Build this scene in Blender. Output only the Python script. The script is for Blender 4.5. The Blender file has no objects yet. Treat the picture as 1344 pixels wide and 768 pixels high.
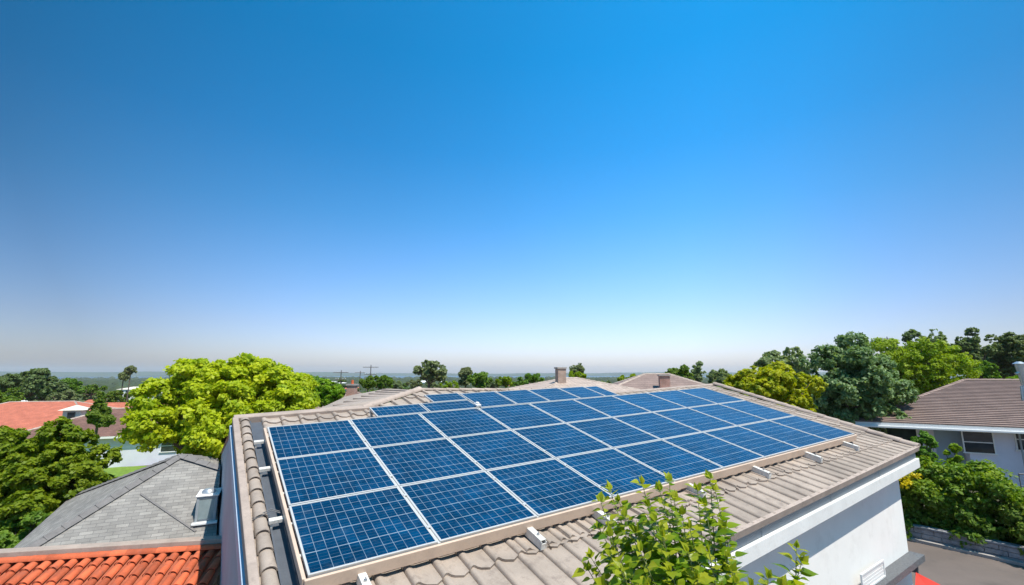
import bpy, bmesh, math, random
import numpy as np
from mathutils import Vector, Matrix
random.seed(7); rng = np.random.default_rng(11)
R = math.radians
scene = bpy.context.scene
COL = scene.collection
EYE = 6.3                                   # eye height above the yard

# ---------------------------------------------------------------- camera
PITCH = R(10.02); FPX = 600.0
cam_d = bpy.data.cameras.new('camera'); cam = bpy.data.objects.new('camera', cam_d); COL.objects.link(cam)
cam_d.sensor_width = 36; cam_d.lens = 36 * FPX / 1344
cam_d.clip_start = .05; cam_d.clip_end = 40000
cam.location = (0, 0, EYE); cam.rotation_euler = (R(90) + PITCH, 0, 0)
scene.camera = cam
# ---------------------------------------------------------------- sky + sun
SUN_EL, SUN_AZ = R(64), R(134)               # azimuth clockwise from +Y
world = bpy.data.worlds.new('World'); scene.world = world; world.use_nodes = True
wn = world.node_tree; wn.nodes.clear()
sky = wn.nodes.new('ShaderNodeTexSky'); sky.sky_type = 'NISHITA'; sky.sun_disc = False
sky.sun_elevation = SUN_EL; sky.sun_rotation = SUN_AZ; sky.altitude = 50
sky.air_density = 1.0; sky.dust_density = 1.2; sky.ozone_density = 5.0
hs = wn.nodes.new('ShaderNodeHueSaturation'); hs.inputs['Saturation'].default_value = 1.12
bg = wn.nodes.new('ShaderNodeBackground'); bg.inputs['Strength'].default_value = .15
wo = wn.nodes.new('ShaderNodeOutputWorld')
tcd = wn.nodes.new('ShaderNodeTexCoord'); sp_ = wn.nodes.new('ShaderNodeSeparateXYZ'); wn.links.new(tcd.outputs['Generated'], sp_.inputs[0])
def ramp_w(src, stops, interp='B_SPLINE'):
    r_ = wn.nodes.new('ShaderNodeValToRGB'); wn.links.new(src, r_.inputs[0]); e = r_.color_ramp.elements; r_.color_ramp.interpolation = 'EASE' if interp == 'EASE' else 'LINEAR'
    e[0].position = stops[0][0]; e[0].color = (*stops[0][1], 1); e[1].position = stops[-1][0]; e[1].color = (*stops[-1][1], 1)
    for p_, c_ in stops[1:-1]: q_ = e.new(p_); q_.color = (*c_, 1)
    return r_.outputs[0]
def mul_w(a, b):
    m_ = wn.nodes.new('ShaderNodeVectorMath'); m_.operation = 'MULTIPLY'; wn.links.new(a, m_.inputs[0]); wn.links.new(b, m_.inputs[1]); return m_.outputs[0]
# clear coastal air: deep azure overhead, pale at the horizon
elev = ramp_w(sp_.outputs[2], [(0., (1.90, 1.66, 1.86)), (.10, (1.58, 1.46, 1.64)), (.20, (1.16, 1.42, 1.60)), (.32, (.64, 1.37, 1.56)), (.45, (.26, 1.32, 1.56)), (.60, (.08, 1.38, 1.60)), (.75, (.08, 1.52, 1.72))])
dt_ = wn.nodes.new('ShaderNodeVectorMath'); dt_.operation = 'DOT_PRODUCT'; wn.links.new(tcd.outputs['Generated'], dt_.inputs[0])
dt_.inputs[1].default_value = (.342, .838, .428)          # the bright part of the sky, over the bay
g3 = lambda v: (v, v, v)
glow = ramp_w(dt_.outputs['Value'], [(0., g3(.46)), (.28, g3(.36)), (.40, g3(.36)), (.52, g3(.47)), (.68, g3(.60)), (.82, g3(.70)), (.92, g3(.80)), (1.0, g3(.93))])
side = ramp_w(sp_.outputs[0], [(.0, g3(1.)), (.36, g3(1.)), (.5, g3(.92)), (.6, g3(.82)), (.74, g3(.70)), (1., g3(.7))])
wn.links.new(sky.outputs[0], hs.inputs['Color'])
wn.links.new(mul_w(mul_w(hs.outputs[0], elev), mul_w(glow, side)), bg.inputs[0]); wn.links.new(bg.outputs[0], wo.inputs[0])
sun_d = bpy.data.lights.new('sun', 'SUN'); sun_d.energy = 4.9; sun_d.angle = R(.5); sun_d.color = (1, .93, .82)
sun = bpy.data.objects.new('sun', sun_d); COL.objects.link(sun)
sdir = Vector((math.sin(SUN_AZ) * math.cos(SUN_EL), math.cos(SUN_AZ) * math.cos(SUN_EL), math.sin(SUN_EL)))
sun.rotation_euler = sdir.to_track_quat('Z', 'Y').to_euler(); sun.location = (20, 0, 40)
vs = scene.view_settings
vs.view_transform = 'Standard'; vs.look = 'None'; vs.gamma = 1; vs.use_curve_mapping = False; vs.exposure = .36
cy = scene.cycles
cy.max_bounces = 6; cy.diffuse_bounces = 3; cy.glossy_bounces = 3; cy.transmission_bounces = 4; cy.transparent_max_bounces = 6; cy.volume_bounces = 2
cy.use_denoising = True; cy.use_adaptive_sampling = True; cy.adaptive_threshold = .02
scene.render.use_persistent_data = False

# ---------------------------------------------------------------- helpers
def V(*a): return np.array(a, float)
FW = V(0, math.cos(PITCH), math.sin(PITCH)); UP = V(0, -math.sin(PITCH), math.cos(PITCH))
def at(u, v, y):
    """a point at forward distance y that the photograph shows near (u, v)"""
    d = FW + V(1, 0, 0) * (u - 672) / FPX + UP * (384 - v) / FPX
    return d * (y / d[1]) + V(0, 0, EYE)
def onz(u, v, z):
    d = FW + V(1, 0, 0) * (u - 672) / FPX + UP * (384 - v) / FPX
    return d * ((z - EYE) / d[2]) + V(0, 0, EYE)
def unit(a): a = np.asarray(a, float); return a / np.linalg.norm(a)

def prop(o, label=None, cat=None, group=None, kind=None):
    if label: o['label'] = label
    if cat: o['category'] = cat
    if group: o['group'] = group
    if kind: o['kind'] = kind
    return o
def thing(name, label, cat, loc=(0, 0, 0), group=None, rot=None):
    o = bpy.data.objects.new(name, None); COL.objects.link(o)
    o.empty_display_size = .2
    o.location = [float(c) for c in loc]
    if rot is not None: o.rotation_euler = rot
    return prop(o, label, cat, group)

def auto_uv(me):
    uv = me.uv_layers.new(name='UVMap') if not me.uv_layers else me.uv_layers[0]
    n = len(me.loops)
    if n == 0: return
    co = np.empty(len(me.vertices) * 3); me.vertices.foreach_get('co', co); co = co.reshape(-1, 3)
    li = np.empty(n, int); me.loops.foreach_get('vertex_index', li)
    pn = np.empty(len(me.polygons) * 3); me.polygons.foreach_get('normal', pn); pn = pn.reshape(-1, 3)
    lt = np.empty(len(me.polygons), int); me.polygons.foreach_get('loop_total', lt)
    N = np.repeat(pn, lt, 0)
    T = np.stack([-N[:, 1], N[:, 0], np.zeros(len(N))], 1); l = np.linalg.norm(T, axis=1)
    T[l < 1e-3] = (1, 0, 0); l[l < 1e-3] = 1; T /= l[:, None]
    B = np.cross(N, T); P = co[li]
    out = np.stack([(P * T).sum(1), (P * B).sum(1)], 1)
    uv.data.foreach_set('uv', out.ravel())

class MB:
    """collects faces into ONE mesh (world coordinates)"""
    def __init__(s): s.v = []; s.f = []; s.sm = []
    def add(s, verts, faces, smooth=False):
        b = len(s.v); s.v += [tuple(map(float, p)) for p in verts]
        s.f += [tuple(i + b for i in f) for f in faces]; s.sm += [smooth] * len(faces); return s
    def poly(s, pts, smooth=False): return s.add(pts, [tuple(range(len(pts)))], smooth)
    def box(s, o, a, b, c):
        """box from corner o with edge vectors a, b, c"""
        o, a, b, c = map(np.asarray, (o, a, b, c))
        if np.dot(np.cross(a, b), c) < 0: a, b = b, a
        P = [o, o + a, o + a + b, o + b, o + c, o + a + c, o + a + b + c, o + b + c]
        return s.add(P, [(3, 2, 1, 0), (4, 5, 6, 7), (0, 1, 5, 4), (1, 2, 6, 5), (2, 3, 7, 6), (3, 0, 4, 7)])
    def cbox(s, c, sx, sy, sz, yaw=0):
        ca, sa = math.cos(yaw), math.sin(yaw)
        a = V(ca, sa, 0) * sx; b = V(-sa, ca, 0) * sy; z = V(0, 0, sz)
        return s.box(np.asarray(c, float) - a / 2 - b / 2, a, b, z)
    def tube(s, pts, rad, n=8, cap=True):
        pts = [np.asarray(p, float) for p in pts]; m = len(pts)
        if not hasattr(rad, '__len__'): rad = [rad] * m
        vs_, fs = [], []; prev = None
        for i, p in enumerate(pts):
            t = unit(pts[min(i + 1, m - 1)] - pts[max(i - 1, 0)])
            x = prev if prev is not None else (V(1, 0, 0) if abs(t[0]) < .8 else V(0, 1, 0))
            x = unit(x - t * (x @ t)); y = np.cross(t, x); prev = x
            for k in range(n):
                a = 2 * math.pi * k / n; vs_.append(p + (x * math.cos(a) + y * math.sin(a)) * rad[i])
        for i in range(m - 1):
            for k in range(n):
                fs.append((i * n + k, i * n + (k + 1) % n, (i + 1) * n + (k + 1) % n, (i + 1) * n + k))
        s.add(vs_, fs, True)
        if cap: s.add(vs_[:n], [tuple(reversed(range(n)))]); s.add(vs_[-n:], [tuple(range(n))])
        return s
    def build(s, name, m, parent=None, origin=None, bevel=0, uv=True):
        me = bpy.data.meshes.new(name)
        pw = V(0, 0, 0)
        if parent is not None:
            q = parent
            while q is not None: pw = pw + V(*q.location); q = q.parent
        if parent is None and origin is not None: pw = np.asarray(origin, float)
        vv = (np.array(s.v) - pw)
        me.from_pydata(vv.tolist(), [], s.f); me.polygons.foreach_set('use_smooth', s.sm)
        me.update()
        if uv: auto_uv(me)
        o = bpy.data.objects.new(name, me); COL.objects.link(o)
        if m: me.materials.append(m)
        if parent is not None: o.parent = parent
        elif origin is not None: o.location = pw.tolist()
        if bevel:
            bv = o.modifiers.new('bevel', 'BEVEL'); bv.width = bevel; bv.segments = 2; bv.limit_method = 'ANGLE'
        return o

def np_mesh(name, verts, quads, m, parent=None, attr=None, origin=None):
    """fast mesh of quads (numpy), optional per-face value 'rnd'"""
    me = bpy.data.meshes.new(name); nv, nf = len(verts), len(quads); k = quads.shape[1]
    me.vertices.add(nv); me.vertices.foreach_set('co', np.ascontiguousarray(verts, np.float32).ravel())
    me.loops.add(nf * k); me.loops.foreach_set('vertex_index', np.ascontiguousarray(quads, np.int32).ravel())
    me.polygons.add(nf); me.polygons.foreach_set('loop_start', np.arange(0, nf * k, k, dtype=np.int32))
    me.update(calc_edges=True)
    if attr is not None:
        a = me.attributes.new('rnd', 'FLOAT', 'FACE'); a.data.foreach_set('value', np.asarray(attr, np.float32))
    if m: me.materials.append(m)
    o = bpy.data.objects.new(name, me); COL.objects.link(o)
    if parent is not None: o.parent = parent
    if origin is not None: o.location = [float(c) for c in origin]
    return o

# ---------------------------------------------------------------- materials
def newmat(name):
    m = bpy.data.materials.new(name); m.use_nodes = True; nt = m.node_tree
    return m, nt, nt.nodes['Principled BSDF']
def node(nt, t, **kw):
    n = nt.nodes.new(t)
    for k, v in kw.items():
        if k.startswith('in_'): n.inputs[k[3:]].default_value = v
        else: setattr(n, k, v)
    return n
def L(nt, a, b): nt.links.new(a, b)
def math_(nt, op, a, b=None, c=None):
    n = nt.nodes.new('ShaderNodeMath'); n.operation = op
    for i, x in enumerate((a, b, c)):
        if x is None: continue
        if isinstance(x, (int, float)): n.inputs[i].default_value = x
        else: nt.links.new(x, n.inputs[i])
    return n.outputs[0]
def mixc(nt, f, a, b, blend='MIX'):
    n = nt.nodes.new('ShaderNodeMix'); n.data_type = 'RGBA'; n.blend_type = blend
    for s_, x in ((n.inputs['Factor'], f), (n.inputs[6], a), (n.inputs[7], b)):
        if isinstance(x, (int, float)): s_.default_value = x
        elif isinstance(x, tuple): s_.default_value = (*x, 1)
        else: nt.links.new(x, s_)
    return n.outputs[2]
def noise(nt, scale, detail=4, rough=.6, vec=None, w=None):
    n = nt.nodes.new('ShaderNodeTexNoise'); n.inputs['Scale'].default_value = scale
    n.inputs['Detail'].default_value = detail; n.inputs['Roughness'].default_value = rough
    if vec is not None: nt.links.new(vec, n.inputs['Vector'])
    return n.outputs['Fac']
def ramp(nt, f, lo, hi, a=0., b=1.):
    n = nt.nodes.new('ShaderNodeMapRange'); nt.links.new(f, n.inputs[0])
    for i, x in enumerate((lo, hi, a, b)): n.inputs[i + 1].default_value = x
    return n.outputs[0]
def geo(nt): return nt.nodes.new('ShaderNodeNewGeometry').outputs['Position']
def bump(nt, bsdf, h, strength=.3, dist=.02):
    n = nt.nodes.new('ShaderNodeBump'); n.inputs['Strength'].default_value = strength; n.inputs['Distance'].default_value = dist
    nt.links.new(h, n.inputs['Height']); nt.links.new(n.outputs[0], bsdf.inputs['Normal'])

def plain(name, c, rough=.7, var=.12, scale=3., fine=40., bstr=.15, metal=0., spec=.5, stain=None, bdist=.01, isl=0.):
    m, nt, b = newmat(name); p = geo(nt)
    f1 = ramp(nt, noise(nt, scale, 5, .6, p), .3, .7, 1 - var, 1 + var)
    f2 = ramp(nt, noise(nt, fine, 3, .6, p), .3, .7, 1 - var * .5, 1 + var * .5)
    col = mixc(nt, 1., tuple(c), math_(nt, 'MULTIPLY', f1, f2), 'MULTIPLY')
    if isl: col = mixc(nt, 1., col, ramp(nt, nt.nodes.new('ShaderNodeNewGeometry').outputs['Random Per Island'], 0, 1, 1 - isl, 1 + isl * .6), 'MULTIPLY')
    if stain:
        s_ = ramp(nt, noise(nt, stain[1], 6, .7, p), .52, .72, 0, stain[2])
        col = mixc(nt, s_, col, tuple(stain[0]))
    L(nt, col, b.inputs['Base Color'])
    b.inputs['Roughness'].default_value = rough; b.inputs['Metallic'].default_value = metal
    b.inputs['Specular IOR Level'].default_value = spec
    if bstr: bump(nt, b, noise(nt, fine, 4, .6, p), bstr, bdist)
    return m

def foliage(name, c1, c2, trans=.45, gloss=.55):
    """leaves vary one by one between two greens; thin, so light comes through"""
    m, nt, b = newmat(name)
    at_ = node(nt, 'ShaderNodeAttribute', attribute_name='rnd')
    oi = nt.nodes.new('ShaderNodeObjectInfo').outputs['Random']
    col = mixc(nt, at_.outputs['Fac'], c1, c2)
    hsv = nt.nodes.new('ShaderNodeHueSaturation')
    L(nt, math_(nt, 'ADD', math_(nt, 'MULTIPLY', oi, .03), .485), hsv.inputs['Hue'])
    L(nt, math_(nt, 'ADD', math_(nt, 'MULTIPLY', oi, .3), .85), hsv.inputs['Value'])
    L(nt, col, hsv.inputs['Color'])
    L(nt, hsv.outputs[0], b.inputs['Base Color']); b.inputs['Roughness'].default_value = gloss
    b.inputs['Specular IOR Level'].default_value = .35
    tr = nt.nodes.new('ShaderNodeBsdfTranslucent'); L(nt, mixc(nt, 1., hsv.outputs[0], (1.0, 1.0, .45), 'MULTIPLY'), tr.inputs[0])
    mx = nt.nodes.new('ShaderNodeMixShader'); mx.inputs[0].default_value = trans
    L(nt, b.outputs[0], mx.inputs[1]); L(nt, tr.outputs[0], mx.inputs[2]); L(nt, mx.outputs[0], nt.nodes['Material Output'].inputs[0])
    return m

def shingle(name, ca, cb, cm, bw=.3, bh=.14, mortar=.008, bstr=.5, var=.25):
    m, nt, b = newmat(name)
    uv = nt.nodes.new('ShaderNodeUVMap').outputs[0]
    br = nt.nodes.new('ShaderNodeTexBrick'); L(nt, uv, br.inputs['Vector'])
    br.inputs['Color1'].default_value = (*ca, 1); br.inputs['Color2'].default_value = (*cb, 1); br.inputs['Mortar'].default_value = (*cm, 1)
    br.inputs['Scale'].default_value = 1; br.inputs['Brick Width'].default_value = bw; br.inputs['Row Height'].default_value = bh
    br.inputs['Mortar Size'].default_value = mortar; br.inputs['Mortar Smooth'].default_value = .3; br.inputs['Bias'].default_value = -.2
    n1 = ramp(nt, noise(nt, 1.3, 5, .65, uv), .3, .7, 1 - var, 1 + var)
    n2 = ramp(nt, noise(nt, 60, 3, .6, uv), .3, .7, .85, 1.15)
    col = mixc(nt, 1., br.outputs['Color'], math_(nt, 'MULTIPLY', n1, n2), 'MULTIPLY')
    L(nt, col, b.inputs['Base Color']); b.inputs['Roughness'].default_value = .85; b.inputs['Specular IOR Level'].default_value = .25
    # each course laps over the one below: a saw-tooth height along the slope
    sep = nt.nodes.new('ShaderNodeSeparateXYZ'); L(nt, uv, sep.inputs[0])
    saw = math_(nt, 'FRACT', math_(nt, 'DIVIDE', sep.outputs[1], bh))
    h = math_(nt, 'ADD', math_(nt, 'MULTIPLY', math_(nt, 'SUBTRACT', 1., saw), .6), math_(nt, 'MULTIPLY', math_(nt, 'SUBTRACT', 1., br.outputs['Fac']), .5))
    bump(nt, b, h, bstr, .03)
    return m

def striped_roof(name, c, cd, pitch=.3, axis=0, step=.35, bstr=.8):
    """far tiled roof: rolled tiles as bump along and across the slope"""
    m, nt, b = newmat(name)
    uv = nt.nodes.new('ShaderNodeUVMap').outputs[0]
    sep = nt.nodes.new('ShaderNodeSeparateXYZ'); L(nt, uv, sep.inputs[0])
    a = math_(nt, 'FRACT', math_(nt, 'DIVIDE', sep.outputs[0], pitch)); r_ = math_(nt, 'ABSOLUTE', math_(nt, 'SINE', math_(nt, 'MULTIPLY', a, math.pi)))
    saw = math_(nt, 'FRACT', math_(nt, 'DIVIDE', sep.outputs[1], step))
    gap = ramp(nt, saw, 0, .16, .0, 1.)
    n1 = ramp(nt, noise(nt, 1.1, 5, .65, uv), .3, .7, .78, 1.2); n2 = ramp(nt, noise(nt, 9, 3, .6, uv), .3, .7, .85, 1.15)
    col = mixc(nt, gap, cd, c)
    col = mixc(nt, 1., col, math_(nt, 'MULTIPLY', n1, n2), 'MULTIPLY')
    L(nt, col, b.inputs['Base Color']); b.inputs['Roughness'].default_value = .8; b.inputs['Specular IOR Level'].default_value = .3
    bump(nt, b, math_(nt, 'ADD', r_, math_(nt, 'SUBTRACT', 1., saw)), bstr, .05)
    return m

M = {}
M['tile'] = plain('beige_concrete_tile', (.355, .29, .245), .82, .20, 1.1, 90, .45, stain=((.19, .15, .13), 6., .75), bdist=.008, isl=.11)
M['tile_cap'] = plain('beige_ridge_tile', (.40, .32, .275), .8, .16, 2.2, 60, .3, stain=((.22, .175, .155), 7., .6), isl=.14)
M['tile_under'] = plain('roof_underlay', (.13, .095, .08), .9, .2, 4)
M['white_wall'] = plain('white_render', (.80, .79, .775), .75, .05, .7, 120, .12, stain=((.52, .5, .48), 1.3, .35), bdist=.006)
M['white_paint'] = plain('white_painted_board', (.74, .74, .74), .5, .07, 2, 30, .06, stain=((.45, .43, .41), 4, .45))
M['gutter'] = plain('grey_painted_gutter', (.30, .335, .365), .45, .08, 3, 30, .05)
M['shade_strip'] = plain('array_shade_strip', (.085, .095, .115), .6, .15, 4, 40, .1)  # dark tone carries the array's shadow beside the verge
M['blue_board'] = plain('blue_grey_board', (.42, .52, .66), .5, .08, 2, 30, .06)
M['side_wall'] = plain('shade_grey_side_render', (.40, .44, .49), .8, .08, 1.2, 80, .15)  # shaded side of the white house, shade put into the colour
M['alu'] = plain('anodised_frame', (.60, .59, .57), .38, .05, 6, 60, 0, metal=.25)
M['rail'] = plain('tan_skirt_rail', (.60, .45, .35), .5, .08, 3, 50, .08, stain=((.4, .3, .25), 11, .4))
M['bracket'] = plain('weathered_white_metal', (.66, .64, .61), .55, .12, 12, 60, .25, stain=((.36, .27, .21), 16, .7))
M['bolt'] = plain('steel_bolt', (.5, .5, .5), .35, .1, 20, 60, 0, metal=.9)
M['cable'] = plain('grey_cable', (.12, .12, .13), .5, .1, 20, 60, 0)
M['grass'] = plain('lawn_green', (.15, .24, .02), .95, .3, 2.5, 25, .6, bdist=.05)
M['asphalt'] = plain('sunlit_asphalt', (.14, .112, .10), .9, .16, .5, 70, .4, stain=((.075, .065, .062), .55, .7), bdist=.006)
M['kerb'] = plain('concrete_kerb', (.36, .33, .31), .85, .15, 3, 50, .3)
M['stone'] = plain('grey_stone_wall', (.28, .28, .30), .9, .28, 5, 22, .9, stain=((.15, .15, .16), 9, .7), bdist=.02)
M['granite'] = plain('dark_granite_ledge', (.11, .115, .125), .8, .45, 22, 90, .5)
M['red'] = plain('red_canvas', (.62, .045, .03), .75, .08, 4, 60, .1)
M['brick'] = shingle('tan_chimney_brick', (.36, .24, .19), (.27, .17, .13), (.42, .38, .34), .24, .08, .012, .2)
M['pinkbrick'] = shingle('pink_chimney_brick', (.44, .22, .17), (.36, .17, .13), (.42, .36, .32), .24, .08, .012, .2)
M['shingle'] = shingle('grey_shingle', (.22, .208, .198), (.31, .293, .275), (.15, .143, .142), .26, .095, .006, .35, .2)
M['shingle_cap'] = plain('grey_hip_shingle', (.17, .16, .16), .85, .18, 5, 50, .4)
M['brownroof'] = shingle('brown_shingle', (.19, .105, .085), (.15, .08, .068), (.10, .06, .05), .35, .22, .01, .4)
M['orangeroof'] = striped_roof('orange_tile_roof', (.48, .15, .095), (.30, .09, .055), .3, 0, .4)
M['pinkroof'] = striped_roof('dusty_pink_tile_roof', (.25, .18, .158), (.12, .082, .074), 1.6, 0, .46, .35)
M['beigeroof'] = striped_roof('beige_far_tile_roof', (.44, .35, .30), (.26, .2, .17), .33, 0, .42, .8)
M['redtile'] = plain('terracotta_barrel_tile', (.52, .11, .042), .85, .28, 2.4, 40, .45, stain=((.24, .085, .055), 5, .75), isl=.3)
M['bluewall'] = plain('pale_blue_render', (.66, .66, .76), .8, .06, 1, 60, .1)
M['bluewall_shade'] = plain('blue_wall_shade', (.30, .39, .48), .8, .06, 1, 60, .1)  # shade of the pale wall put into a deeper blue
M['cream'] = plain('cream_render', (.68, .62, .54), .8, .08, 1.2, 60, .1)
M['trim'] = plain('white_trim', (.78, .78, .78), .5, .04, 3, 40, .04)
M['bark'] = plain('brown_bark', (.13, .10, .075), .95, .3, 8, 30, .8, bdist=.03)
M['palebark'] = plain('pale_bark', (.26, .22, .18), .95, .3, 8, 30, .6, bdist=.03)
M['wood'] = plain('weathered_pole_wood', (.14, .115, .10), .9, .2, 6, 30, .3)
M['metalcap'] = plain('galvanised_metal', (.58, .6, .62), .35, .12, 8, 40, .1, metal=.7)
def glassmat(name, c, rough=.06):
    m, nt, b = newmat(name); p = geo(nt)
    L(nt, mixc(nt, ramp(nt, noise(nt, 1.7, 3, .6, p), .35, .65), tuple(c), tuple(x * 1.7 for x in c)), b.inputs['Base Color'])
    b.inputs['Roughness'].default_value = rough; b.inputs['Specular IOR Level'].default_value = .7; return m
M['glass'] = glassmat('dark_window_glass', (.018, .024, .03))
M['frost'] = glassmat('frosted_glass', (.17, .21, .22), .25)

def cellmat():
    m, nt, b = newmat('solar_cells')
    uv = nt.nodes.new('ShaderNodeUVMap').outputs[0]
    sep = nt.nodes.new('ShaderNodeSeparateXYZ'); L(nt, uv, sep.inputs[0])
    oi = nt.nodes.new('ShaderNodeObjectInfo').outputs['Random']
    off = nt.nodes.new('ShaderNodeCombineXYZ'); L(nt, math_(nt, 'MULTIPLY', oi, 37.), off.inputs[0]); L(nt, math_(nt, 'MULTIPLY', oi, 91.), off.inputs[1])
    va = nt.nodes.new('ShaderNodeVectorMath'); va.operation = 'ADD'; L(nt, uv, va.inputs[0]); L(nt, off.outputs[0], va.inputs[1])
    def line(x, n, w):          # 1 on the lines between n cells
        t = math_(nt, 'FRACT', math_(nt, 'ADD', math_(nt, 'MULTIPLY', x, n), .5))
        d = math_(nt, 'ABSOLUTE', math_(nt, 'SUBTRACT', t, .5))
        return math_(nt, 'SUBTRACT', 1., ramp(nt, d, w * .6, w * 1.4))
    lx = line(sep.outputs[0], 12, .027); ly = line(sep.outputs[1], 8, .024)
    ly2 = line(sep.outputs[1], 4, .018)
    bus = math_(nt, 'MULTIPLY', line(sep.outputs[1], 24, .06), .10)
    grid = math_(nt, 'MAXIMUM', math_(nt, 'MAXIMUM', math_(nt, 'MULTIPLY', lx, .8), math_(nt, 'MULTIPLY', ly, .72)), math_(nt, 'MAXIMUM', bus, ly2))
    wear = ramp(nt, noise(nt, 7, 4, .6, va.outputs[0]), .3, .6, .45, 1.)
    grid = math_(nt, 'MULTIPLY', grid, wear)
    # crystal colour differs from cell to cell and inside each cell
    sc = nt.nodes.new('ShaderNodeVectorMath'); sc.operation = 'MULTIPLY'; L(nt, va.outputs[0], sc.inputs[0]); sc.inputs[1].default_value = (12, 8, 1)
    fl = nt.nodes.new('ShaderNodeVectorMath'); fl.operation = 'FLOOR'; L(nt, sc.outputs[0], fl.inputs[0])
    wh = nt.nodes.new('ShaderNodeTexWhiteNoise'); L(nt, fl.outputs[0], wh.inputs['Vector'])
    vo = nt.nodes.new('ShaderNodeTexVoronoi'); vo.inputs['Scale'].default_value = 60; L(nt, va.outputs[0], vo.inputs['Vector'])
    k = math_(nt, 'ADD', math_(nt, 'MULTIPLY', wh.outputs['Value'], .6), math_(nt, 'MULTIPLY', vo.outputs['Distance'], .5))
    cell = mixc(nt, k, (.0003, .016, .048), (.0005, .038, .105))
    streak = nt.nodes.new('ShaderNodeMapping'); streak.inputs['Scale'].default_value = (5, 34, 1); L(nt, va.outputs[0], streak.inputs[0])
    st = ramp(nt, noise(nt, 1., 4, .6, streak.outputs[0]), .52, .78, 0, .35)
    cell = mixc(nt, st, cell, (.003, .085, .17))
    big = ramp(nt, noise(nt, 1.3, 3, .6, va.outputs[0]), .3, .7, .62, 1.35)
    cell = mixc(nt, 1., cell, big, 'MULTIPLY')
    dust = ramp(nt, noise(nt, 4.5, 6, .7, va.outputs[0]), .55, .85, 0, .16)
    col = mixc(nt, grid, cell, (.25, .32, .39)); col = mixc(nt, dust, col, (.22, .27, .30))
    L(nt, col, b.inputs['Base Color'])
    b.inputs['Roughness'].default_value = .22; b.inputs['Specular IOR Level'].default_value = .42
    L(nt, ramp(nt, noise(nt, 2.5, 5, .65, va.outputs[0]), .3, .7, .04, .24), b.inputs['Roughness'])
    bump(nt, b, noise(nt, 2.2, 2, .5, va.outputs[0]), .06, .03)
    return m
M['cells'] = cellmat()

M['f_yellow'] = foliage('yellow_green_leaves', (.28, .395, .012), (.66, .67, .02), .52)
M['f_bright'] = foliage('bright_green_leaves', (.12, .26, .012), (.36, .48, .022), .52)
M['f_lime'] = foliage('lime_leaves', (.17, .34, .012), (.44, .58, .022), .52)
M['f_mid'] = foliage('mid_green_leaves', (.09, .20, .02), (.24, .37, .04), .45)
M['f_dark'] = foliage('dark_green_leaves', (.09, .15, .055), (.25, .33, .12), .45)
M['f_blue'] = foliage('blue_green_leaves', (.09, .19, .065), (.34, .46, .21), .45)
M['f_olive'] = foliage('olive_leaves', (.16, .21, .09), (.36, .42, .20), .45)
M['f_flower'] = foliage('yellow_blossom', (.55, .42, .01), (.75, .58, .02), .4)
M['f_plant'] = foliage('fresh_green_leaves', (.09, .25, .012), (.32, .50, .03), .55, .35)
M['f_plant_young'] = foliage('young_lime_leaves', (.30, .42, .02), (.50, .55, .04), .55, .4)

# ================================================================ THE SETTING
def gz(x, y):
    """height of the ground: a plateau that falls away towards the coast"""
    r = np.hypot(x, y) - np.clip(x, 0, 40) * .35
    return np.interp(r, [0, 27, 46, 100, 180, 450, 2000, 3500, 9000], [0, 0, -1.7, -5.2, -8, -11, -24, -34, -34])
def polar_sheet(name, radii, nseg, zf, m, jitter=0):
    v = []; f = []
    for r in radii:
        for k in range(nseg):
            a = 2 * math.pi * k / nseg; x, y = r * math.sin(a), r * math.cos(a)
            v.append((x, y, float(zf(x, y)) + (rng.normal() * jitter * min(r / 400, 1) if r > 60 else 0)))
    for i in range(len(radii) - 1):
        for k in range(nseg):
            f.append((i * nseg + k, i * nseg + (k + 1) % nseg, (i + 1) * nseg + (k + 1) % nseg, (i + 1) * nseg + k))
    mb = MB(); f = [tuple(reversed(q)) for q in f]; f.append(tuple(reversed(range(nseg)))[::-1]); mb.add(v, f, True); o = mb.build(name, m)
    bm = bmesh.new(); bm.from_mesh(o.data); bmesh.ops.recalc_face_normals(bm, faces=bm.faces)
    if sum(fc.normal.z for fc in bm.faces) < 0: bmesh.ops.reverse_faces(bm, faces=bm.faces)
    bm.to_mesh(o.data); bm.free(); return o
def groundmat():
    m, nt, b = newmat('ground_cover'); p = geo(nt)
    c = mixc(nt, ramp(nt, noise(nt, .012, 6, .65, p), .42, .58), (.055, .085, .022), (.22, .185, .13))
    c = mixc(nt, ramp(nt, noise(nt, .05, 5, .6, p), .45, .6), c, (.045, .07, .02))
    ln = nt.nodes.new('ShaderNodeVectorMath'); ln.operation = 'LENGTH'; L(nt, p, ln.inputs[0])
    near = ramp(nt, ln.outputs['Value'], 80, 140)
    g = mixc(nt, ramp(nt, noise(nt, .5, 5, .6, p), .4, .6), (.10, .095, .06), (.15, .125, .10))
    L(nt, mixc(nt, near, g, c), b.inputs['Base Color']); b.inputs['Roughness'].default_value = .95; b.inputs['Specular IOR Level'].default_value = .1
    bump(nt, b, noise(nt, 8, 4, .6, p), .5, .06); return m
g = polar_sheet('ground', [2, 6, 12, 20, 27, 34, 46, 60, 80, 100, 140, 180, 300, 450, 800, 1300, 2000, 2800, 3500], 120, gz, groundmat(), .5)
prop(g, 'green garden ground falling away towards the town and coast', kind='structure')
m, nt, b = newmat('sea_water'); b.inputs['Base Color'].default_value = (.02, .06, .10, 1); b.inputs['Roughness'].default_value = .35
bump(nt, b, noise(nt, .05, 3, .6, geo(nt)), .3, 2.)
sea = polar_sheet('sea', [3300, 5000, 8000, 14000], 90, lambda x, y: -33.5, m); prop(sea, 'blue sea beyond the coastal town', kind='structure')
hb = MB(); hv = []; n_ = 160
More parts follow.
